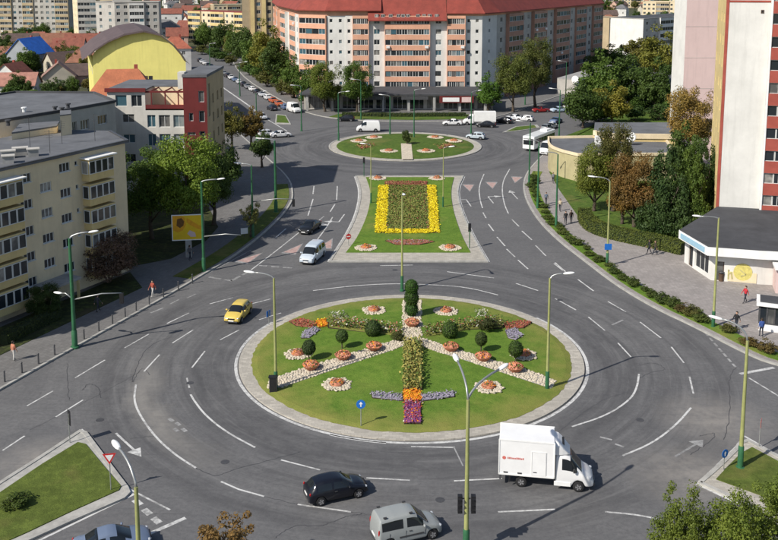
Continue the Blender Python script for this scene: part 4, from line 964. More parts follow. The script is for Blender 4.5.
cwall(-29.7, -26.3, Y0-.7, 0, 18.4, [(2.6,z,.8,1.65,1,'glass') for z in (15.6,12.7,9.7,6.8,3.9)]+[(1.05,9.5,1.15,1.75,1,'glass'),(1.05,12.6,.6,1.2,1,'glass')], mb, 1)
mb.quad((-29.7,YB,0),(-29.7,Y0-.7,0),(-29.7,Y0-.7,18.4),(-29.7,YB,18.4), 0)
mb.quad((-40.9,YB,0),(-40.9,Y0,0),(-40.9,Y0,16.4),(-40.9,YB,16.4), 0); mb.quad((-35.4,Y0,13.7),(-35.4,Y0+5.2,13.7),(-35.4,Y0+5.2,16.4),(-35.4,Y0,16.4), 0)
mb.quad((-35.4,Y0+4.4,13.7),(-29.7,Y0+4.4,13.7),(-29.7,Y0+4.4,16.4),(-35.4,Y0+4.4,16.4), 2)
SA, SB = (-26.3,Y0-.7), (-26.2,YB)
facade(mb, SA, SB, 0, 18.75, [(1.0,2.3,12.5,17.3)]+[(s-.55,s+.55,z-.7,z+.7) for s in (4.4,7.9,10.9) for z in (3.6,6.4,9.2,12,14.8)], .3, 3)
mb.quad((-26.2,YB,0),(-40.9,YB,0),(-40.9,YB,16.4),(-26.2,YB,16.4), 3); mb.quad((-26.2,YB,16.4),(-29.7,YB,16.4),(-29.7,YB,18.5),(-26.2,YB,18.7), 3)
mb.build('wall', [M['offwhite'], M['redw'], M['cream'], M['tan']], t)
for s in (4.4,7.9,10.9):
    for z in (3.6,6.4,9.2,12,14.8): window(t, SA, SB, s, z, 1.1, 1.4, 2, .3)
window(t, SA, SB, 1.65, 14.9, 1.3, 4.8, 1, .3, 'frame', 'glassb')
r = MB().prism([(-41.1,Y0-.2),(-35.3,Y0-.2),(-35.3,Y0+4.4),(-29.72,Y0+4.4),(-29.72,YB+.1),(-41.1,YB+.1)], 16.38, 16.58).build('roof', M['roofg'], t)
MB().box(-41.15,-35.25,Y0-.33,Y0-.05,16.2,16.75).build('red_fascia', M['redw'], r)
MB().prism([(-29.8,Y0-.8),(-26.2,Y0-.8),(-26.1,YB+.1),(-29.8,YB+.1)], 18.4, 18.8).build('roof', M['roofg'], t)
MB().box(-35.4,-29.7,Y0,Y0+4.4,13.5,13.72).build('terrace_floor', M['roofo'], t)
pg = MB().bar((-35.4,Y0+.1,16.2),(-29.7,Y0+.1,16.2),.2,.26).build('pergola', M['redw'], t)
for x in (-34.5,-32.5,-30.6): MB().bar((x,Y0+.1,13.7),(x,Y0+.1,16.1),.16,.16).build('pergola_post', M['redw'], pg); MB().bar((x,Y0+.1,16.3),(x,Y0+4.4,16.3),.1,.18).build('rafter', M['redw'], pg)
MB().box(-35.38,-29.72,Y0-.06,Y0+.06,13.72,14.3).build('terrace_rail', M['redw'], t)
mb = MB().box(-29.6,-27.0,Y0-1.75,Y0-.72,9.2,9.4).box(-29.6,-27.0,Y0-1.8,Y0-1.7,9.4,10.1); mb.build('balcony', M['redw'], t)
MB().box(-30.7,-29.72,Y0+.45,Y0+2.2,16.6,19.0).build('stair_head', M['offwhite'], t)

# ---- D: yellow building with a barrel-curved brown roof
t = thing('yellow_building', 'bright yellow building with rounded dark brown roof', 'building'); Y0 = 190.
gx = [(-62.6,16.1),(-61.4,17.2),(-58.6,19.0),(-55,20.5),(-51,21.2),(-47.5,20.4),(-45.2,18.6),(-43.4,16.4),(-42.7,15.2)]
sh = Vector((-11.,30.,0)); mb = MB()
P = [(-62.2,0)]+[(x+(.35 if i == 0 else 0), z+.12) for i, (x, z) in enumerate(gx)]+[(-42.9,0)]
mb.add([(x,Y0,z) for x, z in P], [tuple(range(len(P)))])
mb.quad((-62.2+sh.x,Y0+sh.y,0),(-62.2,Y0,0),(-62.2,Y0,16.1),(-62.2+sh.x,Y0+sh.y,16.1)); mb.quad((-42.9,Y0,0),(-42.9+sh.x,Y0+sh.y,0),(-42.9+sh.x,Y0+sh.y,15.2),(-42.9,Y0,15.2))
mb.build('wall', M['yelw'], t)
mb = MB(); N_ = len(gx)
for (x0, z0), (x1, z1) in zip(gx[:-1], gx[1:]):
    for z_ in (.0, .35): mb.quad((x0-.6*(z_ == 0)*0,Y0-1.1,z0+z_),(x1,Y0-1.1,z1+z_),(x1+sh.x,Y0+sh.y,z1+z_),(x0+sh.x,Y0+sh.y,z0+z_))
    mb.quad((x0,Y0-1.1,z0),(x1,Y0-1.1,z1),(x1,Y0-1.1,z1+.35),(x0,Y0-1.1,z0+.35))
x0, z0 = gx[0]; mb.quad((x0,Y0-1.1,z0+.35),(x0+sh.x,Y0+sh.y,z0+.35),(x0+sh.x-1.5,Y0+sh.y,z0-.8),(x0-1.5,Y0-1.1,z0-.8))
x0, z0 = gx[-1]; mb.quad((x0,Y0-1.1,z0+.35),(x0+sh.x,Y0+sh.y,z0+.35),(x0+sh.x+1.2,Y0+sh.y,z0-.8),(x0+1.2,Y0-1.1,z0-.8))
mb.build('roof', M['roofb'], t, smooth=35)
for x in (-51.2,-50.2,-43.9): window(t, (-62.6,Y0), (-42.7,Y0), x+62.6, 11.4, .8, 1.1, 1, .03, 'framed')
for k in range(4):
    a_, b_ = (-62.2+sh.x,Y0+sh.y), (-62.2,Y0); window(t, a_, b_, 6+k*7, 12.5, 1.2, 1.4, 2, .03)

# ---- pitched-roof houses
def house(label, x, y, w_, d, h, rh, rot, wall, roof, hip=False, wins=2, chim=True, name='house', group=None, wallm=None, roofm=None, floors=1, over=.4):
    """w along the ridge, d across; gable ends at +-w/2"""
    t = thing(name, label, 'house', (x, y, 0), rot, group); a, b = w_/2, d/2; mb = MB(); ops = {}
    cor = [(-a,-b),(a,-b),(a,b),(-a,b)]
    for i in range(4):
        p, q = cor[i], cor[(i+1) % 4]; L = math.dist(p, q); op = []; k = wins if i % 2 == 0 else max(1, wins-1)
        for f in range(floors):
            for j in range(k):
                s = L*(j+.5)/k; z = h/floors*(f+.55); op.append((s-.6, s+.6, z-.65, z+.65))
        facade(mb, p, q, -.2, h, op, .15)
        for s0, s1, z0, z1 in op: window(t, p, q, (s0+s1)/2, (z0+z1)/2, 1.2, 1.3, 2, .15, 'frame', 'glass', pane=False)
    if not hip:
        for sx in (-a, a): mb.add([(sx,-b,h),(sx,b,h),(sx,0,h+rh)], [(0,1,2)])
    wo = mb.build('wall', wallm or M['house'], t); wo.color = (*wall, 1)
    mb = MB(); A_ = a+over; B_ = b+over; e = h-rh*over/b; rx = (a-b*.8 if a > b else .05) if hip else A_; th = .16
    if hip:
        top = [(-rx,0,h+rh),(rx,0,h+rh)]; c4 = [(-A_,-B_,e),(A_,-B_,e),(A_,B_,e),(-A_,B_,e)]
        mb.add(c4+top, [(0,1,5,4),(2,3,4,5),(1,2,5),(3,0,4),(3,2,1,0)])
    else:
        for s in (-1, 1):
            v = [(-A_,s*B_,e),(A_,s*B_,e),(A_,0,h+rh),(-A_,0,h+rh)]; v2 = [(p[0],p[1],p[2]+th) for p in v]
            mb.add(v+v2, [(3,2,1,0),(4,5,6,7),(0,1,5,4),(1,2,6,5),(2,3,7,6),(3,0,4,7)])
    ro = mb.build('roof', roofm or M['roofx'], t); ro.color = (*roof, 1)
    if chim: MB().box(a*.3,a*.3+.6,.4,1.0,h+rh*.3,h+rh+.7).build('chimney', M['brick'], ro)
    return t
RED, ORG, BRN, GRY = (.26,.085,.055), (.34,.15,.09), (.12,.08,.068), (.16,.16,.165)
CRM, WHT, PNK, OCH = (.55,.50,.40), (.66,.65,.62), (.55,.36,.28), (.58,.42,.20)
house('house with orange hipped roof in front of the yellow building', -47.2, 160, 13, 9.5, 11.3, 5.2, .2, CRM, ORG, True, 3, True, roofm=M['roofo'], floors=3)
house('house with bright blue roof at the left edge', -124, 313, 12, 10, 6.5, 5.0, 1.35, (.34,.36,.38), (.03,.17,.62), False, 2, True, roofm=M['roofblue'], floors=2)
house('low white house with pale red roof at the left edge', -105, 252, 13, 8, 2.9, 3.0, .12, WHT, (.42,.20,.15), False, 3, False)
house('house with tan gable wall right of the low white house', -98, 268, 8, 9, 3.6, 3.8, 1.9, CRM, (.30,.18,.14), False, 1)
house('house with orange roof right of the blue roofed one', -101, 300, 11, 9, 5, 4.0, .3, CRM, ORG, True, 2, floors=2)
house('brown gabled house left of the yellow building', -101, 330, 14, 10, 4.5, 4.5, .9, CRM, BRN, False, 2)
house('long red roofed house behind the blue roof', -122, 372, 20, 11, 5, 4.2, .2, CRM, RED, False, 4)
house('red hipped house behind the yellow building, by the street', -75, 318, 10, 9, 8, 3.6, .3, WHT, (.40,.12,.07), True, 2, floors=2)
house('small pinkish house between the yellow building and the street', -92, 395, 9, 8, 7, 3.2, .2, PNK, RED, False, 2, floors=2)

for i, (px, py, w_, d, h, rh, rot, wc, rc, lab) in enumerate(((22,52,14,9,4,4,.3,CRM,BRN,'brown roofed house above the blue roof, left'), (40,50,13,9,4,4.2,-.2,PNK,RED,'red roofed house above the blue roof, middle'), (57,53,12,9,4.5,4,.5,CRM,ORG,'orange roofed house left of the cream block foot'), (30,60,11,8,3.5,3.6,1.1,WHT,BRN,'small brown gable house right of the blue roof'), (52,62,12,8,3.6,3.8,.2,CRM,RED,'red roofed house below the tall cream block'), (64,72,11,8,3.4,3.6,.8,CRM,BRN,'brown roofed house near the yellow building foot'),
   (70,58,12,9,4,4,.1,WHT,RED,'red roofed house beside the yellow building roof'), (8,66,12,9,3.5,3.8,.4,CRM,ORG,'orange roofed house at the left edge'), (14,82,9,7,3,3,1.4,WHT,RED,'small red roofed shed behind the low white house'), (80,84,9,7,3.2,3,.3,PNK,BRN,'brown roofed shed left of the yellow building'))):
    house(lab, *G(px, py), w_, d, h, rh, rot, wc, rc, i % 3 == 1, 2, i % 2 == 0)
rv = random.Random(5)
for i in range(30):
    px, py = rv.uniform(3, 100), rv.uniform(38, 78); H = rv.uniform(5, 9)
    tree('dark garden tree between the roofs in the upper left', px, py, H, H*.42, H*.42, rv.choice('abc'), rv.choice((DG, MG, OL)), group='garden trees in the upper left')
for i in range(26):
    px, py = rv.uniform(572, 672), rv.uniform(96, 124)
    shrub('dark bush under the trees beyond the flat roofs', *G(px, py), rv.uniform(2, 3.2), rv.uniform(2.5, 4), rv.choice((DG, MG)), group='bushes beyond the flat roofs')
# ---- G, H: taller blocks along the top edge
def tower_cols(n, kind='win', ci=0, alt=None): return [((1.0, kind, ci, 0.) if i % 2 == 0 or alt is None else (1.0, *alt)) for i in range(n)]
unroot(flats('apartment_block', 'tall grey beige block at the top left corner', [((-215,478),(-196,474),[(1,'strip',1,.8,3),(.8,'win',0,0.,2),(1,'strip',1,.8,3)]), ((-196,474),(-165,470),[(1,'win',0,0.,2),(1,'strip',1,.6,3),(1,'win',0,0.,2),(1,'win',0,0.,2),(1.2,'strip',1,.9,3)])], [(-160,486),(-215,494)], .6, 10, 2.85, ['greyw','tan'], 'roofd', pane=False))
unroot(flats('apartment_block', 'tall cream block with sunlit side wall left of the yellow roof', [((-156,450),(-146,428),[(1,'win',0,0.,3)]), ((-146,428),(-122,432),[(1,'strip',1,.9,3),(.9,'win',0,0.,2),(1,'strip',1,.9,3)])], [(-126,448),(-146,452)], .6, 11, 2.85, ['cream','greyw'], 'roofd', pane=False))
unroot(flats('apartment_block', 'tall tan tower left of the salmon block', [((-55.5,352),(-54.5,338),[(1,'wall',0,0.)]), ((-54.5,338),(-43.5,340),[(.8,'wall',0,0.),(.35,'wall',1,.5),(.7,'win',0,0.,1),(.35,'wall',1,.5),(.6,'win',0,0.,1)])], [(-42,352)], .6, 13, 2.85, ['tan','cream2'], 'roofd', pane=False))
unroot(flats('apartment_block', 'low yellow cream block beside the left street', [((-100,455),(-66,428),[(1,'strip',1,.7,3),(.8,'win',0,0.,2),(1,'strip',1,.7,3),(.8,'win',0,0.,2),(1,'strip',1,.7,3)]), ((-66,428),(-58,436),[(1,'win',0,0.,2)])], [(-92,466)], .4, 5, 2.85, ['cream','cream2'], 'roofr', pane=False, parapet=0))
unroot(flats('apartment_block', 'long grey block behind the brown barrel roof', [((-128,398),(-118,392),[(1,'win',0,0.,2)]), ((-118,392),(-100,396),[(1,'win',0,0.,2),(1,'strip',1,.8,3),(1,'win',0,0.,2)])], [(-102,408),(-124,408)], .5, 7, 2.85, ['greyw','whitew'], 'roofd', pane=False))
unroot(flats('apartment_block', 'white gabled low block with dark roof in the right distance', [((93,385),(104,372),[(1,'wall',1,0.)]), ((104,372),(150,420),[(1,'win',0,0.,2),(1,'strip',1,.8,3),(1,'win',0,0.,2),(1,'strip',1,.8,3),(1,'win',0,0.,2)])], [(140,432)], .4, 5, 2.8, ['greyw','whitew'], 'roofd', pane=False, parapet=.3))
unroot(flats('apartment_block', 'low reddish block with dark roof left of the white gable', [((76,400),(93,384),[(1,'win',0,0.,3)]), ((93,384.5),(97,388),[(1,'wall',0,0.)])], [(86,412)], .4, 5, 2.8, ['tan','greyw'], 'roofd', pane=False, parapet=.3))

# ---- far town: countable houses and blocks between the big ones
rt = random.Random(21)
def hidden(x, y):
    return False
spots = []
for i in range(400):
    y = rt.uniform(430, 1080); px = rt.choice((rt.uniform(-40,300), rt.uniform(-40,300), rt.uniform(585,720))); x = (px-389)*y/907
    if 255 < px < 585: continue
    if any(math.hypot(x-a, y-b) < 24 for a, b in spots): continue
    if y < 520 and (px < 140 or 195 < px < 260 or 590 < px < 660): continue
    spots.append((x, y))
    if len(spots) > 95: break
names = {0: ('white','red'), 1: ('cream','orange'), 2: ('pinkish','brown'), 3: ('ochre','red'), 4: ('white','grey'), 5: ('cream','dark brown')}
for i, (x, y) in enumerate(spots):
    k = i % 6; side = 'right' if x > 0 else 'left'
    if i % 5 == 4 and y > 520:
        L_ = rt.uniform(24, 44); a = rt.uniform(-.5, .5); u = (math.cos(a)*L_/2, math.sin(a)*L_/2); v = (-math.sin(a)*11, math.cos(a)*11); n_ = rt.choice((4, 5, 5, 8))
        wc = rt.choice((['whitew','cream'], ['greyw','pink'], ['cream','tan'], ['palepink','whitew']))
        unroot(flats('apartment_block', 'distant flat roofed block of flats in the %s background' % side, [((x-u[0]+v[0],y-u[1]+v[1]),(x-u[0],y-u[1]),[(1,'wall',1,0.)]), ((x-u[0],y-u[1]),(x+u[0],y+u[1]),[(1,'win',0,0.,3),(1,'strip',1,.6,3),(1,'win',0,0.,3),(1,'strip',1,.6,3)])], [(x+u[0]+v[0],y+u[1]+v[1])], .4, n_, 2.8, wc, 'roofd', pane=False, group='distant blocks on the %s' % side))
    else:
        house('distant small house with %s walls and %s roof in the %s background' % (*names[k], side), x, y, rt.uniform(9, 15), rt.uniform(8, 11), rt.uniform(4, 7.5), rt.uniform(3, 4.5), rt.uniform(-.7, .7), (WHT, CRM, PNK, OCH, WHT, CRM)[k], (RED, ORG, BRN, RED, GRY, BRN)[k], k in (1, 4), 2, False, group='distant houses, %s and %s, %s' % (*names[k], side))
for i in range(80):
    y = rt.uniform(400, 1000); px = rt.choice((rt.uniform(-40,270), rt.uniform(590,690))); x = (px-389)*y/907
    if any(math.hypot(x-a, y-b) < 11 for a, b in spots): continue
    side = 'right' if x > 0 else 'left'; H = rt.uniform(7, 12)
    tree('distant tree among the houses in the %s background' % side, 0, i, H, H*.42, H*.42, rt.choice('abc'), rt.choice((DG, MG, OL)), at=(x, y), group='distant trees on the %s' % side)

rg = random.Random(31)
for i in range(26):
    px, py = rg.uniform(4, 100), rg.choice((rg.uniform(90, 104), rg.uniform(60, 90), rg.uniform(88, 100))); x, y = G(px, py)
    if math.hypot(x+105, y-252) < 8 or math.hypot(x+98, y-268) < 6 or math.hypot(x+101, y-300) < 8: continue
    if i % 2: shrub('garden bush among the low houses on the left', x, y, rg.uniform(1.6, 3), rg.uniform(2, 3.6), rg.choice((MG, LG, (.11,.10,.035))), group='garden bushes on the left')
    else: tree('garden tree among the low houses on the left', px, py, rg.uniform(4.5, 7), rg.uniform(2, 3), rg.uniform(1.9, 2.6), rg.choice('abc'), rg.choice((DG, MG, OL)), group='garden trees on the left')
# ---- I: the long salmon and white block with red roof
W = 'win'; S_ = 'strip'
bI = flats('apartment_block', 'long salmon and white apartment block with red mansard roof and shops below', [
  ((-39,312),(-33,276),[(.6,'wall',1,0.),(1,S_,0,.9,4),(.7,S_,0,.3,3),(.5,W,1,0.,1),(1,S_,0,.9,4)]),
  ((-33,276),(-23.5,240),[(.5,W,1,0.,1),(1,S_,0,.9,4),(.5,W,1,0.,1),(1,S_,0,.5,4),(.5,W,1,.3,1)]),
  ((-23.5,240),(-16.1,235.5),[(1,S_,0,.6,4)]),
  ((-16.1,235.5),(24.1,235),[(2.2,'small',1,0.,1),(2.6,'small',1,0.,1),(1.9,'small',1,.2,1),(4.2,S_,0,1.1,4),(4.1,W,1,.2,1),(11.7,S_,0,1.4,8),(4.4,W,1,.2,1),(4.7,S_,0,1.1,4),(1.8,'small',1,0.,1),(2.6,'small',1,0.,1)]),
  ((24.1,235),(28.5,240.5),[(1,'small',1,0.,1)]),
  ((28.5,240.5),(74,318),[(.6,W,3,0.,1),(1,S_,2,1.,4),(.8,W,3,0.,2),(1,S_,2,1.,4),(.8,W,3,0.,2),(1.2,S_,2,1.,4),(.6,W,3,.4,1),(1,S_,2,1.,4),(.8,W,3,0.,2),(1,S_,2,.8,4)])],  # wing turned from the sun: darker salmon and grey paint its shade in
  [(62,326),(22,262),(-8,252),(-26,320)], 3.25, 7, 2.72, ['pink','whitew','shadepink','greyw'], None, top=22.6, pane=False)
unroot(bI)
def slope_roof(pts, out, zin, z0, z1):
    """mansard: pts along the front, sloping up and back"""
    mb = MB(); base = MB().ribbon(pts, .01, 0, 0, off=-out).v[:len(pts)]; top = MB().ribbon(pts, .01, 0, 0, off=zin).v[:len(pts)]
    for i in range(len(pts)-1):
        mb.quad((*base[i][:2],z0),(*base[i+1][:2],z0),(*top[i+1][:2],z1),(*top[i][:2],z1)); mb.quad((*base[i][:2],z0-.25),(*base[i+1][:2],z0-.25),(*base[i+1][:2],z0),(*base[i][:2],z0))
    for i in (0, -1): mb.add([(*base[i][:2],z0),(*top[i][:2],z1),(*top[i][:2],z0)], [(0,1,2)])
    return mb, top
fr_ = [(-39,312),(-33,276),(-23.5,240),(-16.1,235.5),(-2,235.3)]
mb = MB()
for a_, b_ in zip(fr_[:-1], fr_[1:]): mb.quad((*a_,22.5),(*b_,22.5),(*b_,24.0),(*a_,24.0))
mb.build('attic_wall', M['pink'], bI)
mbr, tp = slope_roof(fr_, 1.1, 3.2, 24.0, 28.2); mbr.prism([v[:2] for v in tp]+[(-2,252),(-8,254),(-26,322)], 28.15, 28.3); mbr.build('roof', M['roofr'], bI)
mbr, tp = slope_roof([(-5.4,235.2),(14.8,235.1)], 2.0, 3.6, 21.5, 28.4); mbr.prism([v[:2] for v in tp]+[(14.8,252),(-5.4,252)], 28.35, 28.5); ro = mbr.build('roof', M['roofr'], bI)
for x in (-3.2,-1.6,0.4,2.4,3.6,4.8,7.4,9.0,10.4,12.2):
    d = MB().box(-.5,.5,-.1,1.6,0,.95).build('dormer', M['roofr'], ro, loc=(x,233.95,22.1)); window(d, (-.5,-.1), (.5,-.1), .5, .5, .9, .75, 2, .0, pane=False)
mbr, tp = slope_roof([(14.9,235.2),(24.1,235.0),(28.5,240.5),(74,318)], 1.1, 3.4, 23.3, 28.0); mbr.prism([v[:2] for v in tp]+[(62,326),(22,262)], 27.95, 28.1); mbr.build('roof', M['roofr'], bI)
mb = MB()
for a_, b_ in (((14.9,235.1),(24.1,234.9)),((24.1,234.9),(28.5,240.4)),((28.5,240.4),(74,317.9))): mb.quad((*a_,22.5),(*b_,22.5),(*b_,23.4),(*a_,23.4))
mb.build('attic_wall', M['pink'], bI)
# shop podium
t = thing('shop_podium', 'single storey row of shop fronts with pillars at the foot of the salmon block', 'shops')
MB().prism([(-22,219),(24,217.6),(27,233.5),(-20,234)], 4.0, 4.35).build('roof', M['roofd'], t)
mb = MB(); shops = []
for k in range(11): shops.append((1.2+k*4.15, 1.2+k*4.15+3.5, .3, 3.3))
facade(mb, (-21,222), (25.5,220.6), 0, 4.0, shops, .3); mb.quad((25.5,220.6,0),(27,233,0),(27,233,4),(25.5,220.6,4)); mb.build('wall', M['greyw'], t)
for k, (a_, b_, c_, d_) in enumerate(shops): window(t, (-21,222), (25.5,220.6), (a_+b_)/2, 1.8, 3.48, 2.98, 3, .3)
for k in range(8): x = -20+k*6.2; MB().box(x-.3,x+.3,219.6-.03*(x+20)-.3,219.6-.03*(x+20)+.3,0,4.0).build('pillar', M['concrete'], t)
o = MB().box(12.2,20.5,217.5,217.75,2.3,3.95).build('sign_board', M['redw'], t); MB().box(13.0,17.0,217.40,217.5,2.6,3.6).build('sign_panel', M['white'], o); MB().box(17.6,19.9,217.40,217.5,2.5,3.7).build('sign_panel', M['palepink'], o)
for x, w_ in ((-7,5.5),(3,6.5)): MB().box(x,x+w_,218.0,218.2,3.0,3.9).build('sign_board', M['steel'], t)

# ---- K: white tower at the right edge, turned a little, and the pink one behind it
t = thing('tower_block', 'tall white tower with red stripes and window bays at the right edge', 'apartment block'); fh = 2.79; TZ = 36.5
K0 = Vector((41.1,111.)); ku = Vector((.973,-.231)); kw = Vector((.272,.962))
def onK(s, d=0.): q = K0+ku*s+kw*d; return (q.x, q.y)
mb = MB()
def kq(a, b, m): mb.quad((*a,0),(*b,0),(*b,TZ),(*a,TZ), m)
kq(onK(0), onK(5.15), 0); kq(onK(5.0), onK(5.0,-.6), 0)
ops = [(.25, 9.6, 2.6+f*fh-.62, 2.6+f*fh+.72) for f in range(12)]
facade(mb, onK(5.0,-.6), onK(15,-.6), 0, TZ, ops, .25, 1)
so = [(1.2,2.2,2.6+f*fh-.6,2.6+f*fh+.6) for f in range(12)]+[(6.5,7.7,2.6+f*fh-.6,2.6+f*fh+.6) for f in range(12)]+[(10.5,11.7,2.6+f*fh-.6,2.6+f*fh+.6) for f in range(12)]
facade(mb, onK(0,14), onK(0), 0, TZ, so, .2, 2); kq(onK(15,-.6), onK(15,14), 0); kq(onK(15,14), onK(0,14), 0)
mb.build('wall', [M['whitew'], M['brick'], M['cream2']], t)
MB().prism([onK(-.2,-.2), onK(5,-.2), onK(5,-.8), onK(15.2,-.8), onK(15.2,14.2), onK(-.2,14.2)], TZ, TZ+.3).build('roof', M['roofd'], t)
def kbar(nm, s0, s1, d, z0, z1, mat): MB().prism([onK(s0,d-.04), onK(s1,d-.04), onK(s1,d+.02), onK(s0,d+.02)], z0, z1).build(nm, M[mat], t)
kbar('red_stripe', -.06, .3, 0, 0, TZ-.01, 'brick'); kbar('red_stripe', .31, 4.98, 0, 29.7, 29.95, 'brick'); kbar('white_pier', 5.0, 5.24, -.6, 0, TZ-.02, 'white')
for f in range(12):
    z = 2.6+f*fh
    for j in range(8): window(t, onK(5.0,-.6), onK(15,-.6), .25+1.17*(j+.5), z+.05, 1.15, 1.32, 2 if j % 2 else 1, .25)
    if f > 8: window(t, onK(0), onK(5.15), 4.1, z+.9, .35, .4, 1, .02, 'framed')
    for s, w_ in ((1.7,.98),(7.1,1.18),(11.1,1.18)): window(t, onK(0,14), onK(0), s, z, w_, 1.18, 1, .2, 'framed')
t = thing('tower_block', 'pale pink tower wall standing behind the white tower', 'apartment block'); mb = MB(); PX0, PX1, PY = 53.2, 62., 163.
for a, b, m in (((PX0,PY+7),(PX0,PY),0),((PX0,PY),(PX1,PY),1),((PX1,PY),(PX1,PY+12),0),((PX1,PY+12),(PX0,PY+7),0)): mb.quad((*a,0),(*b,0),(*b,40),(*a,40), m)
mb.build('wall', [M['whitew'], M['palepink']], t); MB().prism([(PX0-.2,PY-.2),(PX1,PY-.2),(PX1,PY+12),(PX0-.2,PY+7)], 40, 40.3).build('roof', M['roofd'], t)
for z in (7.0, 12.6, 18.2, 23.8, 29.4): MB().box(PX0+.02,PX1,PY-.03,PY+.02,z,z+.05).build('panel_joint', M['greyw'], t)

# ---- L: kiosk shop with dark roof in front of the tower
t = thing('corner_shop', 'low corner shop with dark flat roof and white fascia below the tower', 'shop')
LP = [(33.2,100.5),(34.2,94.1),(39.1,92.8),(52,90.5),(56,108),(41.2,110.9)]
LW = [(34.1,101.2),(35.0,95.0),(39.3,93.7),(52,91.6),(55,108),(41.2,110.8)]
mb = MB(); facade(mb, LW[0], LW[1], 0, 3.6, [(1.0,2.0,.15,2.6),(2.5,5.6,.5,2.9)], .2); facade(mb, LW[1], LW[2], 0, 3.6, [(.5,1.3,.15,2.3)], .2); facade(mb, LW[2], LW[3], 0, 3.6, [(3,4.2,.15,2.3),(5.5,9,.9,2.6)], .2)
for i in (3, 4, 5): mb.quad((*LW[i],0),(*LW[(i+1) % 6],0),(*LW[(i+1) % 6],3.6),(*LW[i],3.6))
mb.build('wall', M['whitew'], t)
window(t, LW[0], LW[1], 1.5, 1.37, .98, 2.43, 1, .2, 'framed'); window(t, LW[0], LW[1], 4.05, 1.7, 3.08, 2.38, 3, .2); window(t, LW[1], LW[2], .9, 1.22, .78, 2.13, 1, .2, 'framed'); window(t, LW[2], LW[3], 3.6, 1.22, 1.18, 2.13, 1, .2, 'framed'); window(t, LW[2], LW[3], 7.25, 1.75, 3.48, 1.68, 3, .2)
r = MB().prism(LP, 4.08, 4.22).build('roof', M['roofd'], t)
fa = MB().ribbon(LP+[LP[0]], .22, 3.2, 4.12).build('fascia', M['white'], r); MB().prism(LP, 3.55, 3.6).build('soffit', M['concrete'], r)
a_, b_ = along(LP[0], LP[1], .5, .14), along(LP[0], LP[1], 6.0, .14); mb = MB(); mb.bar((*a_,3.66),(*b_,3.66),.05,.6); mb.build('sign_board', plain('pale_blue_sign', (.30,.48,.60), .5, .1, 2.), t)
MB().ribbon([along(LW[1],LW[2],1.7,.04), along(LW[1],LW[2],4.6,.04)], .03, .2, 1.3).build('pale_panel', M['cream'], t)
c_ = along(LW[1], LW[2], 3.2, .06); uL = Vector((LW[2][0]-LW[1][0], LW[2][1]-LW[1][1])).normalized()
mb = MB()
for k in range(24):
    a0, a1 = 2*math.pi*k/24, 2*math.pi*(k+1)/24
    for r0, r1, mi in ((.0,.95,0),):
        q = [(c_[0]+uL.x*r_*math.cos(a), c_[1]+uL.y*r_*math.cos(a), 1.35+r_*math.sin(a)) for r_, a in ((.95,a0),(.95,a1))]; mb.add([(c_[0],c_[1],1.35)]+q, [(0,1,2)])
mb.build('yellow_disc', plain('pale_yellow_print', (.66,.58,.18), .7, .2, 3.), t)
mb = MB()
for s0, z0, s1, z1 in ((1.75,.45,1.75,1.5),(1.75,1.0,2.05,1.25),(2.05,1.25,2.15,.5),(2.9,1.6,3.5,1.1),(3.5,1.1,3.0,.9)): mb.bar((*along(LW[1],LW[2],s0,.085),z0),(*along(LW[1],LW[2],s1,.085),z1),.03,.14)
mb.build('graffiti', plain('faded_graffiti', (.55,.50,.22), .8, .2, 3.), t)
# second, lower roof at the frame edge and the flat-roofed row behind the trees (M)
t = thing('shop_annex', 'small annex roof with red wall at the right frame edge', 'shop')
P = [(40.3,90.9),(47,89.6),(47.6,92.2),(41,93.3)]; simple_walls(t, P, 0, 2.7, 'palepink'); MB().prism([(40,90.6),(47.2,89.2),(47.8,92.4),(40.8,93.4)], 2.7, 2.95).build('roof', M['white'], t); MB().box(41.2,42.0,90.5,90.7,.1,1.2).build('red_crate', M['brick'], t); window(t, P[0], P[1], 3.5, 1.4, 2.2, 1.4, 2, .0)
t = thing('low_building', 'low flat roofed building with curved yellow wall by the pavement', 'building')
P = smooth([(28.2,158),(26.9,150.5),(28.0,146),(30.2,142.5)], 2)+[(46,143),(49,160)]
mb = MB()
for p, q in zip(P, P[1:]+P[:1]): mb.quad((*p,0),(*q,0),(*q,4.6),(*p,4.6))
mb.build('wall', plain('olive_yellow_render', (.44,.39,.22), .9, .14, .4, streak=True), t)
r = MB().prism(P, 4.2, 4.35).build('roof', M['roofg'], t); MB().ribbon(P+[P[0]], .3, 4.3, 4.75).build('parapet', M['cream'], r)
x, y = G(598,143,4.6); MB().box(-.5,.5,-.5,.5,0,1.5).build('roof_unit', M['white'], r, loc=(x,y,4.3))
x, y = G(631,141,5); dsh = MB(); dsh.lathe([(.05,0),(.5,.12),(.85,.4),(.87,.42),(.5,.17),(.05,.05)], 16); o = dsh.build('satellite_dish', M['white'], r, smooth=True, loc=(x,y,5.6)); o.rotation_euler = (R(70),0,R(-20)); MB().tube([(0,0,-1.3),(0,0,0)], .05, 6).build('mast', M['steel'], r, loc=(x,y,5.6))
t = thing('low_building', 'second flat roofed low building with pale fascia behind the yellow walled one', 'building')
P = [(36.3,158.5),(38.2,155.2),(50,154.5),(55,168),(38.6,168)]
simple_walls(t, P, 0, 5.4, 'cream2'); r = MB().prism(P, 5.35, 5.6).build('roof', M['roofg'], t); MB().ribbon([P[0],P[1],P[2]], .4, 4.9, 5.75).build('fascia', M['cream'], r)
for s in (2,5,8): window(t, P[1], P[2], s, 3.2, 2.2, 1.6, 3, .0)
t = thing('low_building', 'low dark fronted shop row with white sign in the right distance', 'shops')
P = [(47,252),(52,249),(74,286),(69,290)]; simple_walls(t, P, 0, 4.2, 'greyw'); MB().prism(P, 4.2, 4.5).build('roof', M['concrete'], t)
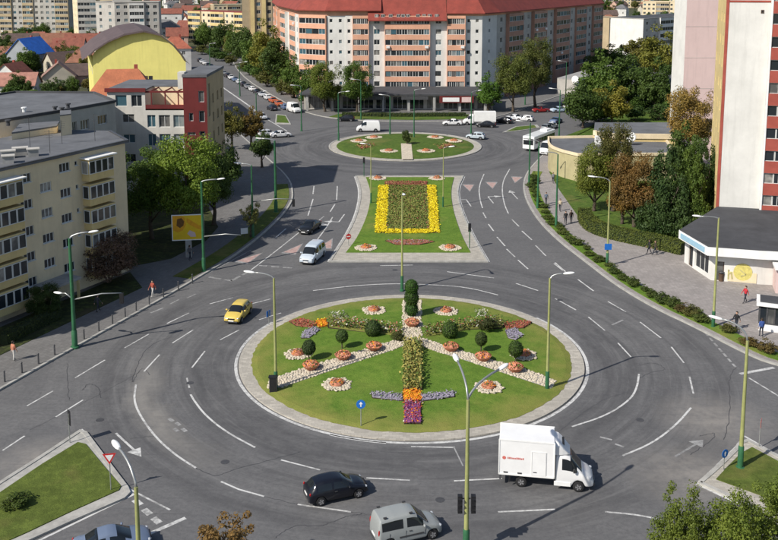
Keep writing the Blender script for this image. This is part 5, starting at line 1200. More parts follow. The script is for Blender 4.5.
for s in (3,9,15,21,27,33): window(t, P[1], P[2], s+2, 1.9, 4.6, 2.4, 3, .0)
o = MB().lathe([(.1,0),(1.1,.05),(1.1,.25),(.1,.3)], 16).build('round_sign', M['white'], t, loc=(51.4,248.6,4.4)); o.rotation_euler = (R(90),0,R(-40))
# ------------------------------------------------------------------ vehicles
def lerp_tab(tab, x):
    for a, b in zip(tab[:-1], tab[1:]):
        if a[0] <= x <= b[0]:
            k = (x-a[0])/(b[0]-a[0]); return [x]+[p+(q-p)*k for p, q in zip(a[1:], b[1:])]
    return list(tab[0] if x < tab[0][0] else tab[-1])
def car_meshes(tab, wheels, wr, side, screen, rear, sill=.24, lvl=2):
    """tab rows: x, shoulder z, belt z, top z, half width, half top width. Returns {part: mesh}"""
    xs = {r[0] for r in tab}
    for xw in wheels: xs |= {xw-wr*1.22, xw-wr*1.12, xw-wr*.75, xw, xw+wr*.75, xw+wr*1.12, xw+wr*1.22}
    for a, b in side: xs |= {a, b}
    xs = sorted(x for x in xs if tab[0][0] <= x <= tab[-1][0]); keep = [xs[0]]
    for x in xs[1:]:
        if x-keep[-1] > .025: keep.append(x)
    rings = []
    for x in keep:
        _, zs, zb, zt, w_, wt = lerp_tab(tab, x); lo = sill+(.14 if x in (keep[0], keep[-1]) else 0)
        for xw in wheels:
            d = abs(x-xw)
            if d < wr*1.15: lo = max(lo, wr+math.sqrt(max(0, (wr*1.16)**2-d*d))*.98)
        zs = max(zs, lo+.06); zb = max(zb, zs+.03); zt = max(zt, zb+.02)
        h = [(0,lo),(w_*.6,lo),(w_*.95,lo+.01),(w_,lo+.08 if lo+.08 < zs else (lo+zs)/2),(w_*1.005,zs),(w_*.965,zb),(wt+.02,max(zb+.01,zt-.09)),(wt*.86,zt-.015),(wt*.45,zt+.008),(0,zt+.01)]
        rings.append([(x,-y,z) for y, z in h]+[(x,y,z) for y, z in h[-2:0:-1]])
    n = len(rings[0]); mb = MB()
    inr = lambda a, b, seq: any(s0-.001 <= a and b <= s1+.001 for s0, s1 in seq)
    for i in range(len(rings)-1):
        xa, xb = keep[i], keep[i+1]
        for k in range(n):
            k2 = (k+1) % n; m = 0; kk = k if k < 9 else 17-k
            if kk == 5 and inr(xa, xb, side): m = 1
            elif kk >= 6 and inr(xa, xb, [screen]): m = 2
            elif kk >= 6 and rear and inr(xa, xb, [rear]): m = 3
            mb.add([rings[i][k], rings[i][k2], rings[i+1][k2], rings[i+1][k]], [(0,1,2,3)], m)
    mb.add(rings[0], [tuple(range(n))], 0); mb.add(rings[-1], [tuple(reversed(range(n)))], 0)
    mats = [M['car'], M['cglass'], M['cglass'], M['cglass']]
    me = mb.mesh('cage', mats, True, recalc=True); o = bpy.data.objects.new('cage', me); COL.objects.link(o)
    sm = o.modifiers.new('s', 'SUBSURF'); sm.levels = lvl; sm.render_levels = lvl
    ev = o.evaluated_get(bpy.context.evaluated_depsgraph_get()).to_mesh()
    V = [tuple(v.co) for v in ev.vertices]; groups = {}
    for p in ev.polygons:
        key = ('body','side_window','windscreen','rear_window')[p.material_index]
        if key == 'side_window': key += '+' if p.center.y > 0 else '-'
        groups.setdefault(key, []).append(tuple(p.vertices))
    bpy.data.objects.remove(o); out = {}
    for key, fs in groups.items():
        idx = sorted({i for f in fs for i in f}); mp = {a: b for b, a in enumerate(idx)}
        m2 = MB().add([V[i] for i in idx], [tuple(mp[i] for i in f) for f in fs]); out[key] = m2.mesh(key.rstrip('+-'), M['car'] if key == 'body' else M['cglass'], True)
    return out
def wheel_mesh(r, w_):
    ty = MB().tube([(0,-w_/2,0),(0,-w_*.42,0),(0,w_*.42,0),(0,w_/2,0)], [r*.9,r,r,r*.9], 22).mesh('tyre', M['tyre'], 40)
    ri = MB().tube([(0,w_*.1,0),(0,w_*.5+.012,0)], [r*.66,r*.62], 16); 
    for k in range(5):
        a = k*2*math.pi/5; ri.bar((r*.12*math.cos(a),w_*.5+.016,r*.12*math.sin(a)),(r*.56*math.cos(a),w_*.5+.016,r*.56*math.sin(a)),.07,.012,1,(0,1,0))
    return ty, ri.mesh('rim', [M['bumper'], M['rim']], 40)
WM = {}
def vehicle(name, label, cat, spec, loc, rz, col, group=None):
    t = thing(name, label, cat, (loc[0], loc[1], .002), rz, group)
    for k, me in spec['parts'].items(): put(k.rstrip('+-'), me, t, color=col)
    wr, ww = spec['wr'], spec['ww']
    if wr not in WM: WM[wr] = wheel_mesh(wr, .21)
    for xw in spec['wheels']:
        for s in (-1, 1):
            o = put('wheel', WM[wr][0], t, (xw, s*(ww-.11), wr)); put('rim', WM[wr][1], o)
            if s < 0: o.rotation_euler[2] = math.pi
    for nm, me, pos, sc in spec['bits']:
        o = put(nm, me, t, pos, color=col); o.scale = sc
    return t
EL = MB().blob((0,0,0), 1, 0, 12, 8); EM = {k: EL.mesh(k, M[m], True) for k, m in (('headlight','head'),('tail_light','tail'),('mirror','car'))}
BX = MB().box(-1,1,-1,1,-1,1); XM = {k: BX.mesh(k, M[m]) for k, m in (('number_plate','white'),('grille','black'),('bumper','bumper'),('roof_rail','bumper'),('side_moulding','bumper'),('door_handle','bumper'),('door_seam','black'))}
def bits(L0, L1, w_, hl, tl, mx, mz, plate=.42, rails=None, mould=None, tall=False, seams=(-.38,.74), seamz=.62):
    b = []
    for s in (-1, 1):
        b.append(('headlight', EM['headlight'], (L1-.17, s*(w_-.25), hl-.02), (.10,.13,.055)))
        b.append(('tail_light', EM['tail_light'], (L0+.09, s*(w_-.13), tl), (.06,.06,.2 if tall else .10)))
        b.append(('mirror', EM['mirror'], (mx, s*(w_+.07), mz), (.07,.12,.085)))
        b.append(('door_handle', XM['door_handle'], (mx-.85, s*(w_-.005), mz-.17), (.09,.02,.015)))
        for sx in seams: b.append(('door_seam', XM['door_seam'], (sx, s*(w_-.002), seamz), (.007,.006,.24)))
        if rails: b.append(('roof_rail', XM['roof_rail'], ((rails[0]+rails[1])/2, s*rails[2], rails[3]), ((rails[1]-rails[0])/2,.025,.025)))
        if mould: b.append(('side_moulding', XM['side_moulding'], (0, s*(w_+.004), mould), (.75,.012,.05)))
    b += [('number_plate', XM['number_plate'], (L0-.005,0,plate+.2), (.012,.26,.055)), ('number_plate', XM['number_plate'], (L1+.0,0,plate), (.012,.26,.055)), ('grille', XM['grille'], (L1-.05,0,plate+.16), (.05,.34,.06)),
          ('bumper', XM['bumper'], (L1-.1,0,plate-.1), (.1,w_*.7,.06)), ('bumper', XM['bumper'], (L0+.08,0,plate-.05), (.09,w_*.72,.08))]
    return b
SP = {}
T = [(-1.98,.50,.62,.70,.70,.55),(-1.93,.62,.86,.93,.79,.62),(-1.80,.66,.92,1.02,.83,.60),(-1.48,.68,.94,1.36,.85,.54),(-1.0,.68,.93,1.45,.86,.57),(-.2,.67,.91,1.47,.86,.58),(.30,.67,.90,1.41,.86,.56),(1.02,.66,.90,.98,.85,.62),(1.5,.63,.80,.88,.82,.58),(1.82,.56,.68,.76,.76,.52),(1.98,.46,.54,.58,.66,.42)]
SP['hatch'] = dict(parts=car_meshes(T, (-1.22,1.27), .31, ((-1.42,-.42),(-.34,.72)), (.30,1.02), (-1.80,-1.48)), wheels=(-1.22,1.27), wr=.31, ww=.86, bits=bits(-1.98,1.98,.86,.66,.86,.62,.98))
T = [(-2.18,.50,.62,.68,.72,.55),(-2.13,.64,.86,.92,.82,.62),(-1.75,.66,.94,1.0,.85,.64),(-1.45,.67,.94,1.06,.86,.6),(-.85,.67,.93,1.38,.87,.56),(-.2,.67,.92,1.44,.87,.58),(.25,.67,.91,1.40,.87,.56),(1.05,.66,.90,.97,.86,.63),(1.6,.63,.80,.88,.84,.6),(2.0,.56,.68,.74,.78,.54),(2.18,.46,.54,.58,.68,.45)]
SP['sedan'] = dict(parts=car_meshes(T, (-1.32,1.36), .31, ((-1.2,-.30),(-.22,.75)), (.25,1.05), (-1.45,-.85)), wheels=(-1.32,1.36), wr=.31, ww=.87, bits=bits(-2.18,2.18,.87,.66,.80,.64,.98))
T = [(-2.06,.5,.64,.72,.74,.62),(-2.04,.72,1.02,1.12,.86,.70),(-1.98,.74,1.08,1.5,.88,.68),(-1.85,.75,1.08,1.76,.89,.70),(-1.0,.75,1.07,1.82,.90,.70),(.0,.74,1.05,1.82,.90,.69),(.42,.73,1.03,1.74,.90,.66),(1.12,.72,1.0,1.10,.88,.66),(1.62,.68,.88,.97,.85,.6),(1.92,.6,.72,.80,.78,.55),(2.06,.48,.56,.62,.7,.5)]
SP['mpv'] = dict(parts=car_meshes(T, (-1.35,1.36), .32, ((-1.8,-.42),(-.28,.82)), (.42,1.12), (-2.04,-1.98)), wheels=(-1.35,1.36), wr=.32, ww=.90, bits=bits(-2.06,2.06,.90,.74,1.05,.78,1.08,rails=None,mould=.62,tall=True,seams=(-1.35,-.35,.85),seamz=.74))
for s in (-1, 1):
    for x in (-1.55, .05): SP['mpv']['bits'].append(('roof_rail', XM['roof_rail'], (x, s*.60, 1.84), (.10,.05,.035)))
T = [(-2.55,.6,.8,.9,.84,.7),(-2.52,.9,1.3,1.5,.95,.78),(-2.46,.92,1.32,2.1,.97,.80),(-2.3,.93,1.32,2.32,.98,.82),(-1,.93,1.32,2.40,.98,.82),(.75,.93,1.30,2.40,.98,.80),(1.15,.92,1.28,2.22,.98,.76),(1.85,.88,1.2,1.32,.96,.74),(2.25,.8,1.02,1.12,.92,.68),(2.48,.68,.8,.88,.84,.6),(2.56,.5,.6,.66,.75,.55)]
SP['van'] = dict(parts=car_meshes(T, (-1.6,1.62), .34, ((.55,1.5),), (1.15,1.85), (-2.52,-2.46)), wheels=(-1.6,1.62), wr=.34, ww=.98, bits=bits(-2.55,2.56,.98,.86,1.2,1.45,1.42,.5,tall=True))
T = [(-2.32,.5,.66,.74,.78,.66),(-2.29,.78,1.05,1.2,.89,.72),(-2.22,.8,1.1,1.6,.91,.72),(-2.05,.8,1.1,1.84,.92,.73),(-1,.8,1.09,1.9,.93,.74),(.3,.79,1.07,1.88,.93,.72),(.75,.78,1.05,1.76,.93,.69),(1.5,.76,1.0,1.1,.91,.68),(1.95,.7,.9,.98,.87,.62),(2.22,.6,.72,.8,.8,.56),(2.34,.48,.58,.62,.72,.5)]
SP['minibus'] = dict(parts=car_meshes(T, (-1.45,1.5), .32, ((-1.98,-1.0),(-.9,.1),(.2,1.15)), (.75,1.5), (-2.29,-2.22)), wheels=(-1.45,1.5), wr=.32, ww=.93, bits=bits(-2.32,2.34,.93,.76,1.1,1.12,1.1,tall=True))
SILV, BLK, BLU, WHI, GREY, REDC = (.50,.52,.54), (.008,.009,.013), (.10,.15,.25), (.68,.68,.675), (.20,.21,.22), (.30,.02,.02)
# box truck: van cab + cargo box + roof fairing
T = [(.55,.93,1.30,2.28,.96,.80),(.62,.93,1.30,2.34,.97,.82),(1.2,.93,1.30,2.36,.98,.80),(1.55,.92,1.28,2.20,.98,.76),(2.28,.88,1.2,1.34,.96,.74),(2.68,.8,1.02,1.14,.92,.68),(2.95,.68,.8,.9,.84,.6),(3.05,.5,.6,.66,.75,.55)]
ca = car_meshes(T, (2.05,), .35, ((1.02,1.95),), (1.55,2.28), None, .34)
ta = R(-9.3); tb = Vector((8.59,54.92)); tf = Vector((math.cos(ta), math.sin(ta))); tn = Vector((-tf.y, tf.x))
tc_ = tb+tf*1.6+tn*.95
truck = thing('box_truck', 'white box truck with high cargo body driving round the near side of the roundabout', 'truck', (tc_.x, tc_.y, .002), ta)
for k, me in ca.items(): put(k.rstrip('+-'), me, truck, color=WHI)
WM[.35] = wheel_mesh(.35, .23)
for xw in (-1.6, 2.05):
    for s in (-1, 1):
        o = put('wheel', WM[.35][0], truck, (xw, s*.88, .35)); put('rim', WM[.35][1], o)
        if s < 0: o.rotation_euler[2] = math.pi
box = MB().box(-3.05,.50,-1.08,1.08,.86,3.28).build('cargo_box', M['truckwhite'], truck)
bv = box.modifiers.new('b', 'BEVEL'); bv.width = .05; bv.segments = 2
mb = MB()
for x in (-3.06, .47): 
    for s in (-1, 1): mb.box(x-.02,x+.05,s*1.09-.02,s*1.09+.02,.86,3.28)
for s in (-1, 1): mb.box(-3.05,.5,s*1.09-.02,s*1.09+.02,.84,.95); mb.box(-3.05,.5,s*1.085-.02,s*1.085+.02,3.2,3.29)
mb.build('edge_trim', M['lamp'], box)
sdr = MB().box(-.92,-.06,-1.10,-1.085,.98,2.55).build('side_door', M['truckwhite'], box); mb = MB()
for a, b in (((-.95,.95),(-.95,2.58)),((-.03,.95),(-.03,2.58)),((-.95,2.58),(-.03,2.58)),((-.95,.95),(-.03,.95))): mb.bar((a[0],-1.105,a[1]),(b[0],-1.105,b[1]),.02,.02)
mb.build('door_seal', M['lamp'], sdr); MB().box(-.85,-.62,-1.12,-1.10,1.15,1.2).build('door_latch', M['steel'], sdr)
for x in (-2.75, -1.85): MB().box(x,x+.28,-1.105,-1.085,.98,1.07).build('marker_plate', M['bumper'], box)
lg = plain('red_print', (.62,.16,.13), .6, .15, 6.); mb = MB()
for k in range(12):
    a0 = k*math.pi/6; mb.add([(-2.72,-1.09,2.02),(-2.72+.12*math.cos(a0),-1.09,2.02+.12*math.sin(a0)),(-2.72+.12*math.cos(a0+.524),-1.09,2.02+.12*math.sin(a0+.524))], [(0,1,2)])
rl_ = random.Random(3); x = -2.5
while x < -1.45: w_ = rl_.uniform(.05,.09); mb.box(x,x+w_,-1.093,-1.086,1.96,1.96+rl_.choice((.10,.10,.13))); x += w_+.03
mb.build('red_lettering', lg, box)
fr_t = [(.5,.86,2.36,3.22),(.75,.84,2.36,3.16),(1.0,.78,2.36,2.95),(1.3,.68,2.36,2.62),(1.5,.55,2.34,2.40)]; mb = MB(); pr = None
for x, w_, z0, z1 in fr_t:
    rg = [(x,-w_,z0),(x,-w_*1.0,z0+(z1-z0)*.7),(x,-w_*.75,z1),(x,w_*.75,z1),(x,w_,z0+(z1-z0)*.7),(x,w_,z0)]
    if pr:
        for a in range(5): mb.quad(pr[a], pr[a+1], rg[a+1], rg[a])
    pr = rg
mb.add(pr, [tuple(range(6))]); mb.build('roof_fairing', M['truckwhite'], truck, smooth=50); MB().box(.98,1.12,-.42,.42,2.72,2.99).build('cooling_grille', M['black'], truck)
ch = MB(); ch.box(-3.0,1.4,-.42,-.30,.52,.86).box(-3.0,1.4,.30,.42,.52,.86).box(-3.02,-2.9,-1.0,1.0,.45,.6); ch.build('chassis', M['steel'], truck)
for s in (-1, 1):
    MB().box(.5,1.55,s*.98-.05,s*.98+.05,.36,.62).build('side_step', M['white'], truck); MB().box(-2.4,-2.3,s*.95-.03,s*.95+.03,.3,.86).build('mud_flap', M['black'], truck)
    o = put('mirror', EM['mirror'], truck, (1.75,s*1.1,1.5), color=(.03,.03,.03)); o.scale = (.08,.1,.17)
    o = put('headlight', EM['headlight'], truck, (2.84,s*.68,.9)); o.scale = (.13,.13,.09)
o = put('grille', XM['grille'], truck, (2.99,0,.72)); o.scale = (.05,.45,.09); o = put('bumper', XM['bumper'], truck, (2.98,0,.46)); o.scale = (.1,.7,.1); o = put('number_plate', XM['number_plate'], truck, (3.08,0,.5)); o.scale = (.012,.26,.055)

def by_wheels(rear, front_dir, spec, side):
    """rear near-side wheel contact and heading -> vehicle centre"""
    f = Vector((math.cos(front_dir), math.sin(front_dir))); n = Vector((-f.y, f.x)); c = Vector(rear)-f*spec['wheels'][0]+n*(spec['ww']-.1)*side
    return (c.x, c.y)
vehicle('hatchback', 'black hatchback driving behind the silver van on the near lanes', 'car', SP['hatch'], by_wheels(G(321,506), R(21), SP['hatch'], 1), R(21), (.006,.007,.012))
fw = Vector(G(432.6,539)); hd = R(20); f_ = Vector((math.cos(hd), math.sin(hd))); n_ = Vector((-f_.y, f_.x)); c_ = fw-f_*1.36+n_*.8
vehicle('minivan', 'silver grey minivan at the bottom edge, cut off by the frame', 'car', SP['mpv'], (c_.x, c_.y), hd, (.27,.285,.28))
vehicle('taxi', 'yellow hatchback taxi entering the left side of the roundabout', 'car', SP['hatch'], (-14.65,84.4), R(-101), (.62,.46,.10))
vehicle('minibus', 'silver blue van waiting at the left give way line', 'van', SP['minibus'], (-8.95,102.6), R(-105), (.48,.54,.60))
vehicle('sedan', 'black car following the silver blue van', 'car', SP['sedan'], (-10.3,114.6), R(-108), (.012,.013,.015))
vehicle('sedan', 'grey blue car at the bottom left edge', 'car', SP['sedan'], (-16.0,48.3), R(22), (.14,.18,.26))
# far traffic
vehicle('delivery_van', 'white van passing behind the distant island', 'van', SP['van'], (-4.4,190.5), R(180), WHI)
t = vehicle('delivery_van', 'white pickup with low bed left of the white truck', 'van', SP['sedan'], (14.0,198.6), R(180), WHI)
vehicle('hatchback', 'silver car at the right edge of the distant island', 'car', SP['hatch'], (17.6,181.5), R(160), (.42,.48,.52))
tk = thing('box_truck', 'distant white box truck right of the distant island', 'truck', (19.4,199.4,.002), R(178))
for k, me in ca.items(): put(k.rstrip('+-'), me, tk, color=WHI)
MB().box(-4.3,.5,-1.05,1.05,.8,2.95).build('cargo_box', M['white'], tk); MB().box(-4.2,1.4,-.4,.4,.5,.8).build('chassis', M['steel'], tk)
for xw in (-2.6, 2.05):
    for s in (-1, 1): o = put('wheel', WM[.35][0], tk, (xw, s*.86, .35)); put('rim', WM[.35][1], o); o.rotation_euler[2] = math.pi*(s < 0)
def bus(label, x, y, rz, L, col):
    t = thing('bus', label, 'bus', (x, y, .002), rz); w_ = 1.2
    o = MB().box(-L/2,L/2,-w_,w_,.45,2.95).build('body', M['car'], t); o.color = (*col, 1); b = o.modifiers.new('b', 'BEVEL'); b.width = .16; b.segments = 3
    for s in (-1, 1):
        k = int(L/1.5)
        for j in range(k): x0 = -L/2+.4+j*(L-.8)/k; MB().box(x0,x0+(L-.8)/k-.1,s*w_-.02*(s < 0)-.0,s*w_+.02*(s > 0)+.0,1.45,2.35).build('side_window', M['cglass'], t)
    for s in (-1, 1): MB().box(min(s*(L/2-.01),s*(L/2+.02)),max(s*(L/2-.01),s*(L/2+.02)),-1.0,1.0,1.3,2.5).build('windscreen', M['cglass'], t)
    for xw in (-L*.3, L*.3):
        for s in (-1, 1): o = put('wheel', WM[.35][0], t, (xw, s*1.1, .35)); put('rim', WM[.35][1], o); o.scale = (1.25,1.1,1.25); o.location.z = .44; o.rotation_euler[2] = math.pi*(s < 0)
    MB().box(-L/2+1,-L/2+3.2,-.7,.7,2.95,3.2).build('roof_unit', M['white'], t)
bus('white bus entering the distant roundabout from the right street', 29.0, 172.5, R(238), 10.5, (.74,.75,.74))
vehicle('delivery_van', 'white van beside the bus, nearer the pavement', 'van', SP['van'], (29.6,166.2), R(238), WHI)
# parked cars and queues
rp = random.Random(12); PC = [WHI, SILV, GREY, BLU, (.02,.02,.025), REDC, (.45,.10,.03), (.05,.09,.16)]; cn = ['white','silver','grey','blue','black','dark red','orange red','dark blue']
A_, B_ = Vector(G(285,109)), Vector(G(197,60)); dv = (B_-A_).normalized(); hdg = math.atan2(dv.y, dv.x)
order = [3,6,6,0,1,4,0,2,4,1,3,0,4,2,1,0,3,4,2,0,1,4]
L_ = (B_-A_).length; ORD = 'nearest second third fourth fifth sixth seventh eighth ninth tenth eleventh twelfth thirteenth fourteenth fifteenth sixteenth seventeenth eighteenth nineteenth twentieth next-to-last farthest'.split()
for i, ci in enumerate(order):
    p = A_+dv*(i*L_/len(order))
    vehicle(rp.choice(('sedan','hatchback')), '%s car in the kerb line of the left street, %s from the junction' % (cn[ci], ORD[i]), 'car', SP['sedan' if i % 3 else 'hatch'], (p.x, p.y), hdg+rp.uniform(-.04,.04), PC[ci], 'cars parked along the left street')
for lab, px, py, hd, sp_, c in (('white van pulling out of the left street', 294,112,-62,'van',WHI), ('dark car at the mouth of the left street', 272,110,118,'hatch',(.02,.02,.03)), ('pale car in the far left lane near the islet', 262,119,-65,'hatch',SILV), ('dark car behind the distant roundabout, left', 346,121,178,'hatch',BLK),
   ('white car parked in the left forecourt under the trees', 281,137,20,'sedan',WHI), ('silver car parked in the left forecourt behind the white one', 268,136,25,'hatch',SILV),
   ('black car behind the white distant truck', 486,127,170,'sedan',BLK), ('black car waiting right of the distant truck', 504,123,150,'hatch',BLK), ('silver car waiting at the right street islet', 514,120,152,'sedan',SILV), ('pale car at the right street islet', 525,121,155,'hatch',(.6,.6,.6)),
   ('dark red car crossing the right street', 541,112,15,'sedan',REDC), ('pale blue car parked by the right street', 559,112,20,'sedan',(.4,.5,.6)), ('white car parked at the end of the right street row', 571,109,20,'hatch',WHI), ('grey car in the right street behind the bus', 547,130,58,'hatch',GREY), ('white car in the right street behind the bus', 551,128.5,58,'sedan',WHI), ('dark blue car in the right street', 556,123,58,'sedan',BLU),
   ('dark car far up the right street', 585,96,55,'sedan',BLK), ('silver car far up the right street', 596,93,55,'sedan',SILV)):
    vehicle({'van':'delivery_van','hatch':'hatchback','sedan':'sedan'}[sp_], lab, 'van' if sp_ == 'van' else 'car', SP[sp_], G(px, py), R(hd), c)

# ------------------------------------------------------------------ lamp posts, signals, signs
HEAD = MB().blob((.35,0,0), (.48,.17,.10), 0, 12, 8).mesh('lamp_head', M['lamp'], True)
def lamp(label, px, py, H, arms, thick=.11, mats=('pole_y','pole_g'), base=1.5, at=None, group='street lamps', jib=None, name='street_lamp'):
    """arms: [(azimuth deg, reach, rise)]"""
    x, y = at if at else G(px, py); t = thing(name, label, 'street lamp', (x, y, .1), 0, group)
    MB().lathe([(thick*2.2,-.12),(thick*2.2,.06),(thick*1.5,.1),(thick*1.45,base),(thick*1.2,base+.08)], 12).build('base', M[mats[1]], t, smooth=40)
    MB().tube([(0,0,base),(0,0,H)], [thick*1.1, thick*.72], 10).build('pole', M[mats[0]], t, smooth=40)
    for az, reach, rise in arms:
        a = R(az); u = (math.cos(a), math.sin(a)); pts = []
        for k in range(7):
            q = k/6; pts.append((u[0]*reach*(1-math.cos(q*math.pi/2)), u[1]*reach*(1-math.cos(q*math.pi/2)), H-.1+rise*math.sin(q*math.pi/2)))
        o = MB().tube(pts, [thick*.62]+[thick*.5]*6, 8).build('arm', M['pole_w'], t, smooth=True)
        h = put('lamp_head', HEAD, o, pts[-1], a); h.rotation_euler = (0, -.12, a)
    if jib:
        for az, reach, z, sig in jib:
            a = R(az); e = (math.cos(a)*reach, math.sin(a)*reach, z+.35); m_ = (math.cos(a)*reach*.6, math.sin(a)*reach*.6, z+.4)
            j = MB().tube([(0,0,z), m_, e], [.07,.055,.045], 8).build('mast_arm', M['pole_w'], t, smooth=True)
            if sig == 'lamp': h = put('lamp_head', HEAD, j, e, a); continue
            if sig: MB().box(e[0]-.16,e[0]+.16,e[1]-.14,e[1]+.14,e[2]-.95,e[2]-.02).build('signal_head', M['black'], j)
    return t
lamp('yellow green lamp post at the left end of the island stone path', 276, 391, 9.3, [(175,1.6,.5)], at=(-9.05,68.68))
lamp('yellow green lamp post at the right end of the island stone path', 547, 391, 9.3, [(-5,1.1,.5)])
lamp('yellow green lamp post at the back edge of the island near the topiary', 402, 291, 10.2, [(-85,1.3,.6)])
lamp('double armed yellow green lamp post at the bottom edge of the frame', 466, 556, 9.4, [(100,2.5,1.3),(45,2.8,1.0)], .13)
lamp('yellow green lamp post on the lower right grass corner', 740, 469, 9.0, [(155,1.7,1.3)], .13)
lamp('yellow green lamp post before the corner shop', 713, 328, 10.6, [(182,1.7,.25)])
lamp('green lamp post with blue plate beside the clipped hedge', 607, 267, 9.9, [(178,1.7,.6)], mats=('pole_y','pole_g'))
lamp('yellow green lamp post in the bottom left corner', 0, 0, 8.7, [(128,2.0,1.2)], .13, at=G(136,487,8.8))
lamp('thick green lamp post with traffic signal arm before the cream flats', 75, 348, 10.0, [(8,1.7,.6)], .17, ('pole_g','pole_g'), jib=[(10,4.2,4.4,True),(160,1.2,4.5,'lamp')])
lamp('green lamp post right of the yellow billboard', 204, 272, 10.3, [(5,1.8,.3)], .15, ('pole_g','pole_g'), jib=[(-8,4.4,4.0,False)])
lamp('green lamp post on the left verge, nearer of two', 253, 238, 9.3, [(175,1.4,.3)], .13, ('pole_g','pole_g'), jib=[(0,5.2,4.6,True)])
lamp('thick green lamp post on the left verge, farther of two', 276, 213, 10.2, [(185,1.8,.4)], .18, ('pole_g','pole_g'))
lamp('thin lamp post at the left edge of the wedge island', 371, 204, 8.6, [(180,.8,.3)], .08)
lamp('thin lamp post at the right edge of the wedge island', 443, 208, 8.6, [(0,.8,.3)], .08)
for px, py, H, az, lab in ((537.5,209,9.6,180,'green lamp post on the right verge, middle of three'),(556,228,9.8,180,'green lamp post on the right verge, nearest of three'),(529,186,10.0,180,'green lamp post on the right verge, farthest of three'),
   (257,140,9.4,30,'far green lamp post left of the street mouth'),(301.5,131,9.5,200,'far lamp post at the mouth of the left street'),(338.6,141,9.6,0,'far lamp post left of the distant island'),(361,120,9,180,'far lamp post before the feathery tree'),(390,136,8.2,180,'far lamp post at the back of the distant island, left'),
   (414,140,10,0,'far lamp post beside the path of the distant island'),(471,136,9,20,'far lamp post right of the distant island'),(525,105,9,10,'far lamp post before the shaded wing'),(559,137,9.6,170,'far lamp post beside the bus lane'),(565.5,102,10.4,180,'far tall lamp post on the right street'),(240,96,9,0,'far lamp post along the left street'),(210,70,9,0,'farthest lamp post along the left street')):
    lamp(lab, px, py, H, [(az,1.5,.4)], .12, ('pole_g','pole_g'))
# signal cabinets and heads
def post_sign(label, px, py, H, face, cat='road sign', az=-90, group=None, at=None, sz=.34):
    x, y = at if at else G(px, py); t = thing('road_sign', label, cat, (x, y, .12), R(az+90), group)
    MB().tube([(0,0,-.1),(0,0,H+.25)], .035, 8).build('post', M['pole_w'], t)
    if face == 'blue':
        d = MB().tube([(0,-.06,H),(0,-.04,H)], sz, 24).build('plate', M['blue_sign'], t); m_ = MB(); m_.bar((0,-.07,H-sz*.55),(0,-.07,H+sz*.1),sz*.24,.012,0,(0,1,0)); m_.add([(-sz*.42,-.07,H+sz*.05),(sz*.42,-.07,H+sz*.05),(0,-.07,H+sz*.62)], [(0,1,2)]); m_.build('white_arrow', M['white'], d)
    elif face == 'giveway':
        tri_ = lambda k, y0: [(-sz*k,y0,H+sz*.58*k),(sz*k,y0,H+sz*.58*k),(0,y0,H-sz*1.15*k)]
        d = MB().add(tri_(1.25,-.05)+tri_(1.25,-.03), [(0,2,1),(3,4,5),(0,1,4,3),(1,2,5,4),(2,0,3,5)]).build('plate', M['red_sign'], t); MB().add(tri_(.78,-.056), [(0,2,1)]).build('white_centre', M['white'], d)
    elif face == 'noentry':
        d = MB().tube([(0,-.06,H),(0,-.04,H)], sz, 24).build('plate', M['red_sign'], t); MB().box(-sz*.7,sz*.7,-.075,-.06,H-sz*.16,H+sz*.16).build('white_bar', M['white'], d)
    elif face == 'back':
        MB().box(-.24,.24,-.05,-.02,H-.6,H+.5).build('plate', M['black'], t)
    elif face == 'bluebox':
        MB().box(-.28,.28,-.06,-.03,H-.3,H+.3).build('plate', M['blue_sign'], t)
    return t
post_sign('round blue arrow sign on the near edge of the island', 361, 428, 1.75, 'blue')
post_sign('red round no entry sign on the left kerb of the wedge island', 348.5, 246, 1.1, 'noentry', az=-70)
post_sign('red and white give way sign on the lower left grass corner', 111, 492, 2.3, 'giveway', az=-80)
post_sign('give way sign with dark red rim on the lower right grass corner', 759, 448, 1.75, 'giveway', az=-25, sz=.28)
post_sign('blue sign at the tip of the lower right grass corner', 723.5, 471, 1.15, 'blue', az=-60, sz=.3)
post_sign('small blue sign at the back left kerb of the island', 269, 325, 1.0, 'bluebox', az=150)
post_sign('black backed signal panel at the tip of the lower left corner', 70, 444, 1.9, 'back', az=40)
def signal(label, px, py, H, az=90, n=3):
    x, y = G(px, py); t = thing('traffic_signal', label, 'traffic light', (x, y, .1), R(az+90))
    MB().tube([(0,0,-.1),(0,0,H)], .06, 8).build('post', M['pole_g'], t)
    h = MB().box(-.17,.17,-.28,-.02,H-.15,H+.85).build('signal_head', M['black'], t)
    for k, c in enumerate(('tail','yellow','pole_g')): MB().tube([(0,-.30,H+.68-k*.32),(0,-.27,H+.68-k*.32)], .11, 12).build('lens', M[c], h)
signal('traffic light at the near right kerb of the wedge island', 469.5, 249, 2.2); signal('traffic light at the far left kerb of the wedge island', 364, 177, 2.3)
x, y = G(466, 556); t = thing('signal_box', 'black ribbed signal heads strapped to the double armed lamp post', 'traffic light', (x, y, 0), 0)
for sx in (-.38, .38):
    h = MB().box(sx-.13,sx+.13,-.14,.14,2.7,3.75).build('signal_head', M['black'], t)
    for k in range(3): MB().box(sx-.11,sx+.11,-.34,-.14,2.98+k*.33,3.0+k*.33).build('visor', M['black'], h)
MB().bar((-.4,0,3.55),(.4,0,3.55),.05,.05).build('bracket', M['steel'], t)
x, y = -9.05, 68.5; t = thing('control_box', 'dark control box at the foot of the left island lamp post', 'cabinet', (x-.15, y-.25, hz(x, y)+.4)); MB().box(-.3,.3,-.18,.18,-.5,.75).build('case', M['steel'], t); MB().prism([(-.36,-.24),(.36,-.24),(.36,.24),(-.36,.24)], .75, .82).build('lid', M['black'], t); MB().box(-.26,.26,-.2,-.18,-.4,.68).build('door', M['black'], t)
